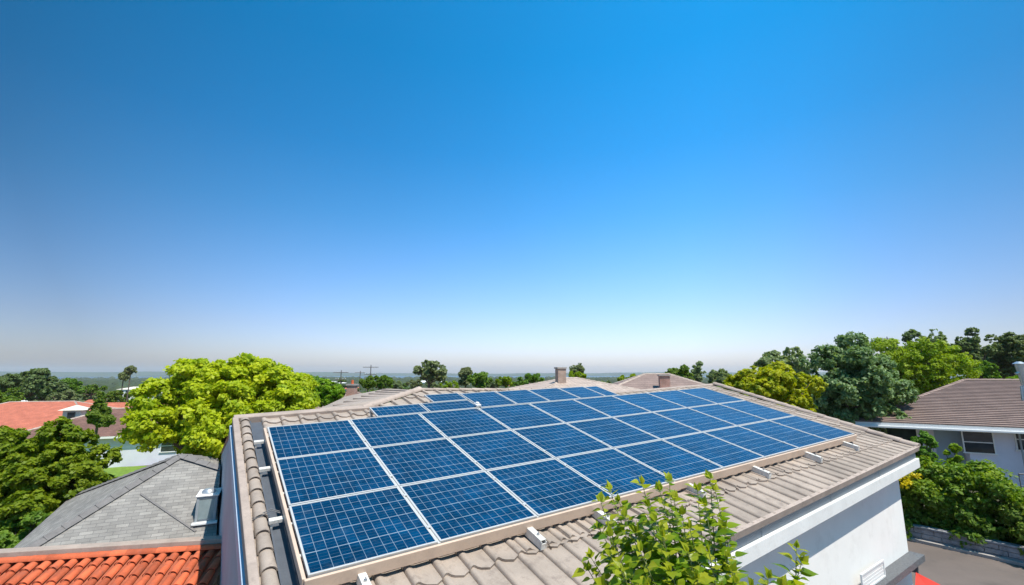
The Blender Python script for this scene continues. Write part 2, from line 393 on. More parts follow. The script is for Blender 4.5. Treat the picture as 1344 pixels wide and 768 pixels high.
for k in range(n_ + 1):
    a = R(-80 + 160 * k / n_); rr = 7600 + 500 * math.sin(k * .21)
    h = 12 + 26 * max(0, math.sin(k * .055 + .4)) + 9 * math.sin(k * .13 + 1) + 4 * math.sin(k * .47) + 2.5 * math.sin(k * 1.1)
    for dr, dh in ((-700, -36), (-250, h * .6), (0, h), (500, h * .7), (1300, -36)):
        hv.append(((rr + dr) * math.sin(a), (rr + dr) * math.cos(a), dh))
hf = [(i * 5 + j, i * 5 + j + 1, i * 5 + 6 + j, i * 5 + 5 + j) for i in range(n_) for j in range(4)]
hb.add(hv, hf, True); ho = hb.build('hills', plain('far_hill_green', (.05, .075, .045), .95, .3, .002, .01, 0))
prop(ho, 'long low blue hills along the horizon', kind='structure')

# haze: one closed box of even thin air
hz = MB(); hz.box((-10500, -3000, -45), (21000, 0, 0), (0, 13500, 0), (0, 0, 170))
m = bpy.data.materials.new('haze_air'); m.use_nodes = True; nt = m.node_tree; nt.nodes.clear()
pv = nt.nodes.new('ShaderNodeVolumePrincipled'); pv.inputs['Color'].default_value = (.93, .965, 1, 1); pv.inputs['Density'].default_value = .8e-4
pv.inputs['Anisotropy'].default_value = .2
L(nt, pv.outputs[0], nt.nodes.new('ShaderNodeOutputMaterial').inputs['Volume'])
ho = hz.build('haze', m, uv=False); prop(ho, 'thin pale haze over the town and far hills', kind='stuff')

lm = MB(); lw_, lh_ = 30, 14
lg = [[(-52 + 36 * i / lw_, 24 + 22 * j / lh_) for i in range(lw_ + 1)] for j in range(lh_ + 1)]
lm.add([(x, y, float(gz(x, y)) + .05) for r_ in lg for x, y in r_], [(j * (lw_ + 1) + i, j * (lw_ + 1) + i + 1, (j + 1) * (lw_ + 1) + i + 1, (j + 1) * (lw_ + 1) + i) for j in range(lh_) for i in range(lw_)], True)
o = lm.build('lawn', M['grass']); prop(o, 'small bright green lawn before the brown roofed house', kind='structure')
# road with kerb on the right
rd = unit(V(.60, -.80, 0)); rn = V(rd[1], -rd[0], 0) * -1      # rn points away from the house
rn = unit(V(.80, .60, 0))
W0 = V(*onz(1190, 706, .1)[:2], 0)                             # a point on the kerb line
def road_pt(a, q, z=0): return W0 + rd * a + rn * q + V(0, 0, z)
rb = MB(); rb.poly([road_pt(-9, -17, .008), road_pt(30, -17, .008), road_pt(30, 0, .008), road_pt(-9, 0, .008)])
if True:
    o = rb.build('road', M['asphalt']); prop(o, 'sunlit brownish asphalt lane below the hedge', kind='structure')
kb = MB(); kb.box(road_pt(-9, 0, 0), rd * 25, rn * .16, V(0, 0, .12)); o = kb.build('kerb', M['kerb'], bevel=.015); prop(o, 'pale concrete kerb along the lane', kind='structure')

# ================================================================ THE MAIN HOUSE ROOF FRAME
O = V(-2.34826429, 5.71636447, -2.28809451 + EYE)
D1 = V(.83415036, .55030129, .03690078); D2 = V(-.54173315, .80492804, .2421075); NN = V(.1035296, -.22194443, .96954747)
E1 = unit(V(D1[0], D1[1], 0)); E2 = V(-E1[1], E1[0], 0)
TILE = -.28
def RP(s, t, n=0.): return O + D1 * s + D2 * t + NN * n
def t_eave(s): return -1.38 + (s - 6.3) * .0385
def s_right(t): return 16.72 + .06 * t
S0, TB, TBR = -.52, 6.35, 5.95

house = thing('house', 'white house with beige tiled roof carrying the blue solar panels', 'house', (O[0] + E1[0] * 8 + E2[0] * 3, O[1] + E1[1] * 8 + E2[1] * 3, 0))

def tile_strip(mb, s_a, s_b, t0, t1f, pitch=.385, clip=None, course=.70, phase=-.36):
    """interlocking roof tiles: a low roll on one side, a flat pan, front edge lapping the course below"""
    prof = [(0.0, -.030), (.02, .016), (.07, .036), (.15, .042), (.23, .030), (.31, .010), (.42, .002), (.70, .004), (.955, .008), (.97, -.03)]
    n = int(math.ceil((s_b - s_a) / pitch))
    for i in range(n):
        sa = s_a + i * pitch
        te = t0(sa); tt = t1f(sa)
        ts = [te]; k = 0
        while phase + k * course < tt - .05: ts.append(phase + k * course); k += 1
        ts.append(tt)
        for j in range(len(ts) - 1):
            a, bb = ts[j], ts[j + 1]
            jit = random.uniform(-.006, .006); lift = .034 + random.uniform(-.004, .004); ang = random.uniform(-.006, .006)
            vsx = []
            for (u, h) in prof:
                s = min(sa + u * pitch, s_b)
                wav = .045 * math.sin(u * 2 * math.pi + .4) if j > 0 else 0
                f = a + wav + jit - (.03 if j > 0 else 0)
                vsx.append(RP(s, f, TILE + h + lift + ang * u)); vsx.append(RP(s, bb + .05, TILE + h - .004))
            m_ = len(prof); vsx2 = []
            for q, (u, h) in enumerate(prof):
                s = min(sa + u * pitch, s_b); wav = .045 * math.sin(u * 2 * math.pi + .4) if j > 0 else 0
                vsx2.append(RP(s, a + wav + jit - (.03 if j > 0 else 0) + .004, TILE + h + lift - .036))
            fs = [(2 * q, 2 * q + 2, 2 * q + 3, 2 * q + 1) for q in range(m_ - 1)]
            mb.add(vsx, fs, True)
            fr = [vsx[2 * q] for q in range(m_)] + vsx2
            mb.add(fr, [(q, q + m_, q + m_ + 1, q + 1) for q in range(m_ - 1)], False)

rt = MB()
tile_strip(rt, .02, 16.70, t_eave, lambda s: TB if s < 10.6 else TBR)
# low wing behind: rises to its own ridge
def wing_top(s):
    return TB + .02 + (s - 2.3) * .66 if s < 4.45 else 7.62 - (s - 4.45) * .20
def wing_mask_strip(mb):
    s = 2.45
    while s < 10.6:
        tt = wing_top(s)
        if tt > TB + .15: tile_strip(mb, s, s + .404, lambda q: TB - .02, lambda q, tt=tt: tt, course=.74)
        s += .405
wing_mask_strip(rt)
roof = rt.build('roof', M['tile'], house)
# left verge: two columns of barrel tiles
vb = MB()
def barrel(mb, s, t0, t1, r0, r1, n0=TILE, n=9, half=True):
    A, B = RP(s, t0, n0 + .03), RP(s, t1, n0)
    vsx = []
    for P, r in ((A, r0), (B, r1)):
        for k in range(n):
            a = math.pi * k / (n - 1); vsx.append(P + D1 * (-math.cos(a) * r) + NN * (math.sin(a) * r * .85))
    mb.add(vsx, [(k, k + 1, n + k + 1, n + k) for k in range(n - 1)], True)
    A2 = [RP(s, t0 + .003, n0 + .03) + D1 * (-math.cos(math.pi * k / (n - 1)) * (r0 - .018)) + NN * (math.sin(math.pi * k / (n - 1)) * (r0 - .018) * .85) for k in range(n)]
    mb.add(vsx[:n] + A2, [(k, n + k, n + k + 1, k + 1) for k in range(n - 1)], False)
t = -1.5
while t < TB - .1:
    e = min(t + .46, TB); j = random.uniform(-.006, .006)
    barrel(vb, -.315 + j, t, e + .03, .098, .086)
    t += .42
o = vb.build('verge_tiles', M['tile'], roof)
fb = MB(); t = -1.42
while t < TB - .1:
    e = min(t + .44, TB); r_ = random.uniform(-.004, .004)
    fb.box(RP(-.45, t + .13, TILE - .03), D1 * .075, D2 * (e - t + .02) + NN * -.01, NN * (.04 + r_)); t += .42
o = fb.build('verge_pan', M['tile'], roof, bevel=.008)
fb = MB(); fb.box(RP(-.225, -1.5, TILE - .03), D1 * .245, D2 * (TB + 1.3), NN * .012); fb.box(RP(-.215, -1.5, TILE - .02), D1 * .025, D2 * (TB + 1.3), NN * .045); fb.build('verge_shade_strip', M['shade_strip'], roof)  # flat dark strip laid in as the array's shade along the verge
ub = MB()
ub.poly([RP(S0, -1.5, TILE - .045), RP(16.6, -.95, TILE - .045), RP(s_right(TBR), TBR, TILE - .045), RP(10.6, TBR, TILE - .045), RP(10.6, TB, TILE - .045), RP(S0, TB, TILE - .045)])
ub.poly([RP(2.4, TB, TILE - .045), RP(10.55, TB, TILE - .045), RP(10.55, 6.40, TILE - .045), RP(4.5, 7.6, TILE - .045)])
ub.build('underlay', M['tile_under'], roof)
# back slope and wing sides close the roof
BK = TB + 5.6
bk = MB()
bk.poly([RP(S0, TB, TILE - .06), RP(10.6, TB, TILE - .06), RP(10.6, TB, TILE) + E2 * 5.5 - V(0, 0, 1.5), RP(S0, TB, TILE) + E2 * 5.5 - V(0, 0, 1.5)])
bk.poly([RP(10.6, TBR, TILE - .06), RP(s_right(TBR), TBR, TILE - .06), RP(s_right(TBR), TBR, TILE) + E2 * 5.9 - V(0, 0, 1.4), RP(10.6, TBR, TILE) + E2 * 5.9 - V(0, 0, 1.4)])
bk.build('back_slope', M['beigeroof'], roof)
# wing's left slope, running away to the left behind the ridge
A_ = RP(4.45, 7.75, TILE); B_ = RP(2.35, TB + .05, TILE); C_ = RP(1.0, TB + .05, TILE - .02)
E_ = at(508, 510, 20.0); D_ = at(455, 520, 18.2); F_ = RP(10.6, 6.42, TILE)
wl = MB(); wl.poly([C_, B_, A_, E_]); wl.poly([C_, E_, D_])
wl.poly([A_, F_, F_ + E2 * 5 + V(0, 0, -1.0), E_])
# standing seams of that slope, laid down the fall line
ws = MB()
for k in range(1, 9):
    q = k / 9.; a = A_ * (1 - q) + B_ * q + V(0, 0, .02); tgt = E_ * (1 - q) + C_ * q + V(0, 0, .02)
    ws.tube([a, a + (tgt - a) * .995], .035, 5)
wing = wl.build('wing_slope', M['tile'], roof); ws.build('tile_roll', M['tile_cap'], wing)
# ridge, rake and verge caps
def caprow(mb, P, Q, r=.10, seg=.42, lift=.02, flat=.75):
    P, Q = np.asarray(P), np.asarray(Q); Ln = np.linalg.norm(Q - P); d = (Q - P) / Ln; side = unit(np.cross(d, NN)); n = unit(np.cross(side, d)); k = 0
    while k * seg < Ln:
        a = P + d * k * seg; b_ = P + d * min((k + 1) * seg + .03, Ln); vsx = []
        for pt, rr, l in ((a, r * 1.06, lift + .012), (b_, r * .95, lift)):
            for i in range(9):
                an = math.pi * i / 8; vsx.append(pt + side * math.cos(an) * rr + n * (math.sin(an) * rr * flat + l))
        mb.add(vsx, [(i, i + 1, 10 + i, 9 + i) for i in range(8)], True); mb.add(vsx[:9], [tuple(range(9))]); k += 1
cb = MB(); caprow(cb, RP(16.62, -1.0, TILE + .02), RP(s_right(TBR), TBR, TILE + .02), .12, .43); cb.build('ridge_cap', M['tile_cap'], roof)
cb = MB(); caprow(cb, A_ + V(0, 0, .0), B_, .11, .42); caprow(cb, A_, F_, .06, .42); cb.build('ridge_cap', M['tile_cap'], roof)
cb = MB(); cb.box(RP(S0, TB - .10, TILE - .10), D1 * 3.0, D2 * .22, NN * .19); cb.build('ridge_board', M['tile_cap'], roof, bevel=.02)
cb = MB(); cb.box(RP(10.6, TBR - .06, TILE - .06), D1 * 6.5, D2 * .16, NN * .10); cb.build('ridge_board', M['tile_cap'], roof, bevel=.02)
cb = MB(); cb.box(RP(S0 - .03, -1.62, TILE - .105), D1 * .115, D2 * (TB + 1.62 - .11), NN * .215); cb.build('verge_board', M['tile_cap'], roof, bevel=.015)
# eave tiles' bed: a thin pale edge
ebm = MB(); a, b_ = RP(S0, t_eave(S0) - .035, TILE - .06), RP(16.62, t_eave(16.6) - .035, TILE - .06)
ebm.box(a, b_ - a, D2 * .075, NN * .125); ebm.build('eave_edge', M['tile_cap'], roof)
# gutter and fascia under the eave
a, b_ = RP(S0, t_eave(S0), TILE - .07), RP(16.66, t_eave(16.66), TILE - .07)
ev = unit((b_ - a) * V(1, 1, 0)); en = V(-ev[1], ev[0], 0)       # en points under the roof
gb = MB(); gb.box(a + en * .07 - V(0, 0, .22), b_ - a, en * .10, V(0, 0, .22)); gb.build('gutter', M['gutter'], house, bevel=.02)
fb = MB(); fb.box(a - en * .0 - V(0, 0, .48), (b_ - a) * 1.0, en * .18, V(0, 0, .255)); fb.build('fascia', M['white_paint'], house, bevel=.008)
sf = MB(); sf.box(a + en * .182 - V(0, 0, .48), b_ - a, en * .4, V(0, 0, .05)); sf.build('soffit', M['white_paint'], house)
for k in range(1, 6):
    mb = MB(); mb.box(a + (b_ - a) * ((k * 3.05 - 1.2) / 17.2) + en * .064 - V(0, 0, .225), ev * .07, en * .012, V(0, 0, .226)); mb.build('gutter_joint', M['gutter'], house)
# walls
WQ = .42
wb = MB()
aw = a + en * WQ; bw = b_ + en * WQ - ev * .52; aw2 = aw + ev * .10
def up(p, z): return V(p[0], p[1], z)
zt_a, zt_b = a[2] - .45, b_[2] - .45
back_a = aw2 + E2 * 13; back_b = bw + E2 * 13
q4 = [aw2, bw, back_b, back_a]
wb.poly([up(aw2, 0), up(bw, 0), up(bw, zt_b), up(aw2, zt_a)])
wb.poly([up(bw, 0), up(back_b, 0), up(back_b, zt_b), up(bw, zt_b)])
wb.poly([up(back_b, 0), up(back_a, 0), up(back_a, zt_a), up(back_b, zt_b)])
wall = wb.build('wall', M['white_wall'], house)
# right gable infill under the rake
gi = MB(); gi.poly([up(bw, zt_b), up(bw + E2 * 7.0, zt_b), up(bw + E2 * 6.6, RP(16.3, TB, TILE - .1)[2])]); gi.build('gable_wall', M['white_wall'], house)
# left side wall, its shade put into a blue-grey colour
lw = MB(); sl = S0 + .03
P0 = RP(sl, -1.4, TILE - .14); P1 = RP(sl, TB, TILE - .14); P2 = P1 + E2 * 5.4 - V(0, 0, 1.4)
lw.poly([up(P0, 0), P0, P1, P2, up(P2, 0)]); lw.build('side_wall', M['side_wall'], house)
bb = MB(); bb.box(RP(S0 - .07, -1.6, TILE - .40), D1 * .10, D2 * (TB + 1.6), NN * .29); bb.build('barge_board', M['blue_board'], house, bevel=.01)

# ================================================================ SOLAR ARRAY
PW, PD = 1.65, 1.6578
rot = Matrix(((D1[0], D2[0], NN[0]), (D1[1], D2[1], NN[1]), (D1[2], D2[2], NN[2]))).to_euler()
def panel_meshes(w, d):
    fw, th = .027, .042
    f = bmesh.new()
    def bx(x0, y0, x1, y1, z0, z1):
        vs_ = [f.verts.new(p) for p in ((x0, y0, z0), (x1, y0, z0), (x1, y1, z0), (x0, y1, z0), (x0, y0, z1), (x1, y0, z1), (x1, y1, z1), (x0, y1, z1))]
        for q in ((3, 2, 1, 0), (4, 5, 6, 7), (0, 1, 5, 4), (1, 2, 6, 5), (2, 3, 7, 6), (3, 0, 4, 7)): f.faces.new([vs_[i] for i in q])
    bx(0, 0, w, fw, -th, 0); bx(0, d - fw, w, d, -th, 0); bx(0, fw, fw, d - fw, -th, 0); bx(w - fw, fw, w, d - fw, -th, 0)
    fm = bpy.data.meshes.new('frame'); f.to_mesh(fm); f.free(); fm.materials.append(M['alu'])
    g_ = bmesh.new(); uvl = g_.loops.layers.uv.new('UVMap')
    for z, flip in ((-.006, False), (-.03, True)):
        vs_ = [g_.verts.new(p) for p in ((fw, fw, z), (w - fw, fw, z), (w - fw, d - fw, z), (fw, d - fw, z))]
        fc = g_.faces.new(vs_[::-1] if flip else vs_)
        for l in fc.loops:
            c = l.vert.co; l[uvl].uv = ((c.x - fw) / (PW - 2 * fw - .02), (c.y - fw) / (PD - 2 * fw - .02))
    gm = bpy.data.meshes.new('cell_glass'); g_.to_mesh(gm); g_.free(); gm.materials.append(M['cells'])
    return fm, gm
cache = {}
def panel(s, t, w, d, label, group='solar panels on the beige tiled roof'):
    key = (round(w, 3), round(d, 3))
    if key not in cache: cache[key] = panel_meshes(w, d)
    fm, gm = cache[key]
    r_ = thing('solar_panel', label, 'solar panel', RP(s, t, 0), group, rot)
    r_.rotation_euler = (Matrix(((D1[0], D2[0], NN[0]), (D1[1], D2[1], NN[1]), (D1[2], D2[2], NN[2]))) @ Matrix.Rotation(random.uniform(-.002, .002), 3, 'X')).to_euler()
    for nm, me in (('frame', fm), ('cell_glass', gm)):
        o = bpy.data.objects.new(nm, me); COL.objects.link(o); o.parent = r_
    return r_
ords = ['first', 'second', 'third', 'fourth', 'fifth', 'sixth', 'seventh', 'eighth', 'ninth']
rown = ['front row nearest the camera', 'second row from the front', 'third row from the front']
for r_ in range(3):
    for c in range(9):
        if c == 8: pos = 'right-end'
        elif c == 0: pos = 'left-end'
        elif c == 4: pos = 'middle'
        elif c < 4: pos = ords[c] + ' from left'
        else: pos = ords[8 - c] + ' from right'
        panel(c * PW + .016, r_ * PD + .012, PW - .032, PD - .024, '%s square blue solar panel in the %s' % (pos, rown[r_]))
GA = 'short solar panels behind the main array'
ta = 3 * PD + .03
panel(2.30, ta, 1.30, .68, 'left short solar panel in the low strip behind the main rows', GA)
panel(3.63, ta, 1.40, .68, 'right short solar panel in the low strip behind the main rows', GA)
edges = [5.07, 6.25, 7.42, 8.62, 9.70, 10.3]
panel(4.02, ta + .72, 1.02, .66, 'leftmost and smallest solar panel at the back, beneath the wing apex', GA)
nm5 = ['first full panel', 'second panel', 'middle panel', 'fourth panel', 'narrow end panel']
for i in range(5):
    panel(edges[i] + .012, ta, edges[i + 1] - edges[i] - .024, 1.28 - i * .05, '%s from left in the rearmost row of solar panels' % nm5[i] if i < 4 else 'narrow solar panel at the right end of the rearmost row', GA)
# skirt rails round the array (one thing, the racking)
rack = thing('mounting_rack', 'tan skirt rails and cross rails carrying the solar panels', 'mounting rack', RP(0, 0, -.28))
def rbox(mb, s, t, n, ds, dt, dn): mb.box(RP(s, t, n), D1 * ds, D2 * dt, NN * dn)
mb = MB(); rbox(mb, -.03, -.045, -.185, 9 * PW + .06, .04, .165); mb.build('front_rail', M['rail'], rack, bevel=.008)
mb = MB(); rbox(mb, -.05, -.004, -.15, .045, 3 * PD + .02, .13); mb.build('side_rail', M['rail'], rack, bevel=.008)
mb = MB(); rbox(mb, 9 * PW + .005, 0, -.15, .04, 3 * PD, .13); mb.build('side_rail', M['rail'], rack, bevel=.008)
for k in range(3):
    for f in (.28, .74):
        mb = MB(); rbox(mb, .0, k * PD + PD * f, -.115, 9 * PW, .05, .07); mb.build('cross_rail', M['bracket'], rack)
mb = MB()
for k in range(1, 9): rbox(mb, k * PW - .02, 0, -.040, .04, 3 * PD, .022)
mb.build('cover_strip', M['alu'], rack)
mb = MB()
for k in range(1, 3): rbox(mb, 0, k * PD - .03, -.075, 9 * PW, .06, .02)
mb.build('row_strip', M['alu'], rack)
mb = MB(); rbox(mb, 2.3, ta + .1, -.13, 7.9, .05, .085); rbox(mb, 2.3, ta + .58, -.13, 7.9, .05, .085); rbox(mb, 4.1, ta + 1.1, -.13, 5.6, .05, .085); mb.build('cross_rail', M['bracket'], rack)
mb = MB()
for s in (2.32, 3.62, 5.05, 7.4, 9.6):
    for t in (ta + .1, ta + .58): mb = MB(); rbox(mb, s, t, -.27, .05, .05, .15); mb.build('rail_foot', M['bracket'], rack)
# clamps where panel corners meet
mb = MB()
for k in range(1, 9):
    for r_ in range(0, 4):
        for dt in ((.35, -.35) if 0 < r_ < 3 else (.35,) if r_ == 0 else (-.35,)):
            mb = MB(); rbox(mb, k * PW - .03, r_ * PD + dt, .001, .06, .05, .008); mb.build('clamp', M['alu'], rack)
# brackets sticking out at the front and left
def bracket(s, t, ln, along, label, wd=.10, hd=.11):
    lift_ = .05 if along == 'left' else 0
    b_ = thing('roof_bracket', label, 'bracket', RP(s, t, TILE + .03), 'weathered brackets sticking out from under the array')
    d, e = (-D2, D1) if along == 'front' else (-D1, D2)
    n0 = TILE + .035 + lift_
    mb = MB(); P = RP(s, t, n0) - e * wd / 2
    if along == 'left': mb.box(P + d * .09 - NN * .085, d * .03, e * wd, NN * .083)
    mb.box(P, d * ln, e * wd, NN * .012); mb.box(P + NN * .012, d * ln, e * .012, NN * hd); mb.box(P + NN * .012 + e * (wd - .012), d * ln, e * .012, NN * (hd * .9))
    mb.box(P + NN * (hd + .012), d * (ln * .93), e * wd, NN * .012); mb.box(P + NN * .0121 + d * (ln - .012) + e * .012, d * .012, e * (wd - .024), NN * (hd * .75))
    body = mb.build('body', M['bracket'], b_, bevel=.004)
    mb = MB(); c = P + d * (ln * .62) + e * wd / 2 + NN * (hd + .022); mb.tube([c, c + NN * .02], .022, 6); mb.tube([c + NN * .02, c + NN * .045], .009, 8); mb.build('bolt', M['bolt'], b_)
fl = ['bracket on the roof just right of the array\'s near front corner', 'second bracket along the array front, above open tiles left of the leafy branches', 'third bracket along the array front, partly behind the leafy branches',
      'fourth bracket along the array front, behind the tips of the leafy branches', 'third bracket from the right end of the array front edge', 'second bracket from the right end of the array front edge', 'rightmost bracket at the far right corner of the array front edge']
for i, (s, ln) in enumerate(((.62, .32), (3.12, .42), (4.5, .50), (7.0, .40), (9.35, .42), (11.8, .42), (14.0, .42))):
    bracket(s, -.0, ln, 'front', fl[i])
for t, lab in ((1.62, 'lower bracket beside the dark gap on the left edge of the array'), (3.35, 'middle bracket on the left edge of the array'), (4.62, 'uppermost bracket on the left edge, near the back left corner')):
    b_ = thing('roof_bracket', lab, 'bracket', RP(-.05, t, TILE), 'weathered brackets sticking out from under the array')
    mb = MB(); rbox(mb, -.235, t - .04, TILE + .085, .185, .085, .055); mb.build('arm', M['bracket'], b_, bevel=.005)
    mb = MB(); rbox(mb, -.215, t - .03, TILE - .015, .03, .065, .10); mb.build('foot', M['bracket'], b_)
mb = MB(); pts = [RP(-.42, 1.86, TILE + .05), RP(-.3, 1.84, TILE + .10), RP(-.18, 1.87, TILE + .14), RP(-.05, 1.8, TILE + .10), RP(.05, 1.78, TILE + .06)]
mb.tube(pts, .008, 6); mb.tube([p + D2 * .05 + NN * .004 * math.sin(i * 2) for i, p in enumerate(pts)], .008, 6)
o = mb.build('cable', M['cable'], origin=RP(-.2, 1.85, TILE)); prop(o, 'thin grey cable pair crossing the verge tiles into the array', 'cable')
mb = MB(); c = RP(4.95, ta + .02, .01); mb.box(c, D1 * .14, D2 * .16, NN * .05); mb.tube([c + D1 * .07 + D2 * .1 + NN * .05, c + D1 * .07 + D2 * .1 + NN * .09], .05, 10)
o = mb.build('junction_box', M['white_paint'], origin=c, bevel=.006); prop(o, 'small white junction box where the array steps back', 'junction box')

# ledge, white rack and awning at the lower right of the wall
wq = bw
def WP(s, q, z): return V(bw[0], bw[1], 0) + ev * s - en * q + V(0, 0, z)      # q metres out from the front wall
lb = thing('stone_ledge', 'dark speckled stone ledge sticking out low on the white wall corner', 'ledge', WP(-.9, .2, 1.2))
mb = MB(); mb.box(WP(-4.6, 0.003, 1.10), ev * 4.66, -en * .34, V(0, 0, .17)); mb.build('slab', M['granite'], lb, bevel=.01)
for k in (-4.2, -2.4, -.4):
    mb = MB(); mb.box(WP(k, 0.003, .86), ev * .08, -en * .26, V(0, 0, .238)); mb.build('support', M['granite'], lb)
ac = thing('slatted_rack', 'white slatted rack standing on the dark stone ledge against the wall', 'rack', WP(-3.4, .2, 1.275))
mb = MB(); mb.box(WP(-4.1, .17, 1.275), ev * 1.5, -en * .04, V(0, 0, .05)); mb.box(WP(-4.1, .17, 1.62), ev * 1.5, -en * .04, V(0, 0, .05)); mb.box(WP(-4.1, .17, 1.325), ev * .05, -en * .04, V(0, 0, .295)); mb.box(WP(-2.65, .17, 1.325), ev * .05, -en * .04, V(0, 0, .295)); mb.build('frame', M['white_paint'], ac, bevel=.006)
for k in range(4):
    mb = MB(); mb.box(WP(-4.04, .176, 1.345 + k * .07), ev * 1.38, -en * .02, V(0, 0, .05)); mb.build('slat', M['white_paint'], ac)
for k in (-4.1, -2.65):
    mb = MB(); mb.box(WP(k, .01, 1.275), ev * .05, -en * .155, V(0, 0, .04)); mb.build('foot', M['white_paint'], ac)
aw_ = thing('awning', 'bright red canvas awning low beside the white wall corner', 'awning', onz(1225, 775, .9))
mb = MB(); P = [onz(1202, 751, .95), onz(1243, 772, .95), onz(1240, 800, .75), onz(1200, 790, .75)]
mb.add(P + [p - V(0, 0, .03) for p in P], [(0, 3, 2, 1), (4, 5, 6, 7), (0, 1, 5, 4), (1, 2, 6, 5), (2, 3, 7, 6), (3, 0, 4, 7)]); mb.build('canvas', M['red'], aw_)
mb = MB()
for p in P: mb.tube([p - V(0, 0, .03), up(p, 0)], .02, 8)
mb.build('pole', M['metalcap'], aw_)

# ================================================================ OTHER BUILDINGS
def hip_roof(mb, c, yaw, Lx, Ly, z0, z1, over=.0, ridge=None):
    """hipped roof: ridge along the local x axis"""
    ca, sa = math.cos(yaw), math.sin(yaw); X, Y = V(ca, sa, 0), V(-sa, ca, 0); c = V(c[0], c[1], 0)
    hx, hy = Lx / 2, Ly / 2; rl = (hx - hy if ridge is None else ridge / 2)
    P = [c - X * hx - Y * hy, c + X * hx - Y * hy, c + X * hx + Y * hy, c - X * hx + Y * hy]; P = [p + V(0, 0, z0) for p in P]
    a, b_ = c - X * rl + V(0, 0, z1), c + X * rl + V(0, 0, z1)
    if rl > .05:
        mb.poly([P[0], P[1], b_, a]); mb.poly([P[2], P[3], a, b_]); mb.poly([P[1], P[2], b_]); mb.poly([P[3], P[0], a])
        hips = [(P[0], a), (P[3], a), (P[1], b_), (P[2], b_), (a, b_)]
    else:
        a = (a + b_) / 2
        for i in range(4): mb.poly([P[i], P[(i + 1) % 4], a])
        hips = [(p, a) for p in P]
    mb.poly(P[::-1])
    return P, hips
def caps(mb, hips, r=.12, seg=.4):
    for p, q in hips:
        p, q = (p, q) if p[2] < q[2] else (q, p); Ln = np.linalg.norm(q - p); d = (q - p) / Ln; k = 0
        side = unit(np.cross(d, V(0, 0, 1))); n = np.cross(side, d)
        while k * seg < Ln:
            a = p + d * k * seg; b_ = p + d * min((k + 1) * seg + .02, Ln)
            vsx = [a - side * r + n * -.02, a + n * .075, a + side * r + n * -.02, b_ - side * r * .95 - n * .03, b_ + n * .05, b_ + side * r * .95 - n * .03]
            mb.add(vsx, [(0, 1, 4, 3), (1, 2, 5, 4), (0, 2, 1)]); k += 1
def window(parent, p, X, w, h, out, frame=M['trim'], sash=True, th=.06):
    """window at lower-left corner p on a wall running along X; out = outward normal"""
    p = np.asarray(p, float) + out * .004; Z = V(0, 0, 1); f = .06
    mb = MB(); mb.box(p - X * f, X * f, out * th, Z * h); mb.box(p + X * w, X * f, out * th, Z * h)
    mb.box(p - X * f + Z * h, X * (w + 2 * f), out * th, Z * f); mb.box(p - X * (f + .05) - Z * f, X * (w + 2 * f + .1), out * (th + .05), Z * f)
    if sash: mb.box(p + Z * (h * .5 - .025) + out * .022, X * w, out * .02, Z * .05)
    wf = mb.build('window', frame, parent)
    mb = MB(); mb.box(p, X * w, out * .02, Z * h); mb.build('pane', M['glass'], wf, uv=False)
    return wf
def hip_house(name, label, c, yaw, Lx, Ly, eave_h, ridge_h, wallm, roofm, z=None, over=.5, group=None, wins=((0, .3), (0, .7)), capm=None, ridge=None, cap_r=.12, detail=True):
    z = float(gz(c[0], c[1])) if z is None else z
    h_ = thing(name, label, 'house', (c[0], c[1], z), group)
    ca, sa = math.cos(yaw), math.sin(yaw); X, Y = V(ca, sa, 0), V(-sa, ca, 0); c3 = V(c[0], c[1], 0)
    wx, wy = Lx / 2 - over, Ly / 2 - over
    Q = [c3 - X * wx - Y * wy, c3 + X * wx - Y * wy, c3 + X * wx + Y * wy, c3 - X * wx + Y * wy]
    mb = MB()
    for i in range(4): mb.poly([up(Q[i], z - 1), up(Q[(i + 1) % 4], z - 1), up(Q[(i + 1) % 4], z + eave_h - .02), up(Q[i], z + eave_h - .02)])
    mb.build('wall', wallm, h_)
    mb = MB(); P, hips = hip_roof(mb, c, yaw, Lx, Ly, z + eave_h, z + ridge_h, ridge=ridge); rf = mb.build('roof', roofm, h_)
    if detail:
        mb = MB(); caps(mb, hips, cap_r); mb.build('ridge_cap', capm or roofm, rf)
        mb = MB()
        for i in range(4):
            a, b_ = P[i], P[(i + 1) % 4]; d = unit(b_ - a); out = V(d[1], -d[0], 0); mb.box(a - V(0, 0, .2) + out * .0 - d * .02, (b_ - a) + d * .04, out * .04, V(0, 0, .19))
        mb.build('fascia', M['trim'], h_)
    for side, f in wins:
        base = [(Q[0], X, -Y, 2 * wx), (Q[1], Y, X, 2 * wy), (Q[3], X, Y, 2 * wx), (Q[0], Y, -X, 2 * wy)][side]
        p = base[0] + base[1] * (base[3] * f - .6); window(h_, up(p, z + eave_h - 1.75), base[1], 1.2, 1.1, base[2])
    return h_, rf
def chimney(parent, c, w, d, z0, z1, m, yaw=0, pot=True):
    mb = MB(); mb.cbox((c[0], c[1], z0), w, d, z1 - z0, yaw); ch = mb.build('chimney', m, parent)
    mb = MB(); mb.cbox((c[0], c[1], z1 + .002), w + .12, d + .12, .1, yaw); mb.build('chimney_crown', M['kerb'], ch)
    if pot: mb = MB(); mb.tube([(c[0], c[1], z1 + .1), (c[0], c[1], z1 + .38)], [.1, .085], 10); mb.build('chimney_pot', M['redtile'], ch)

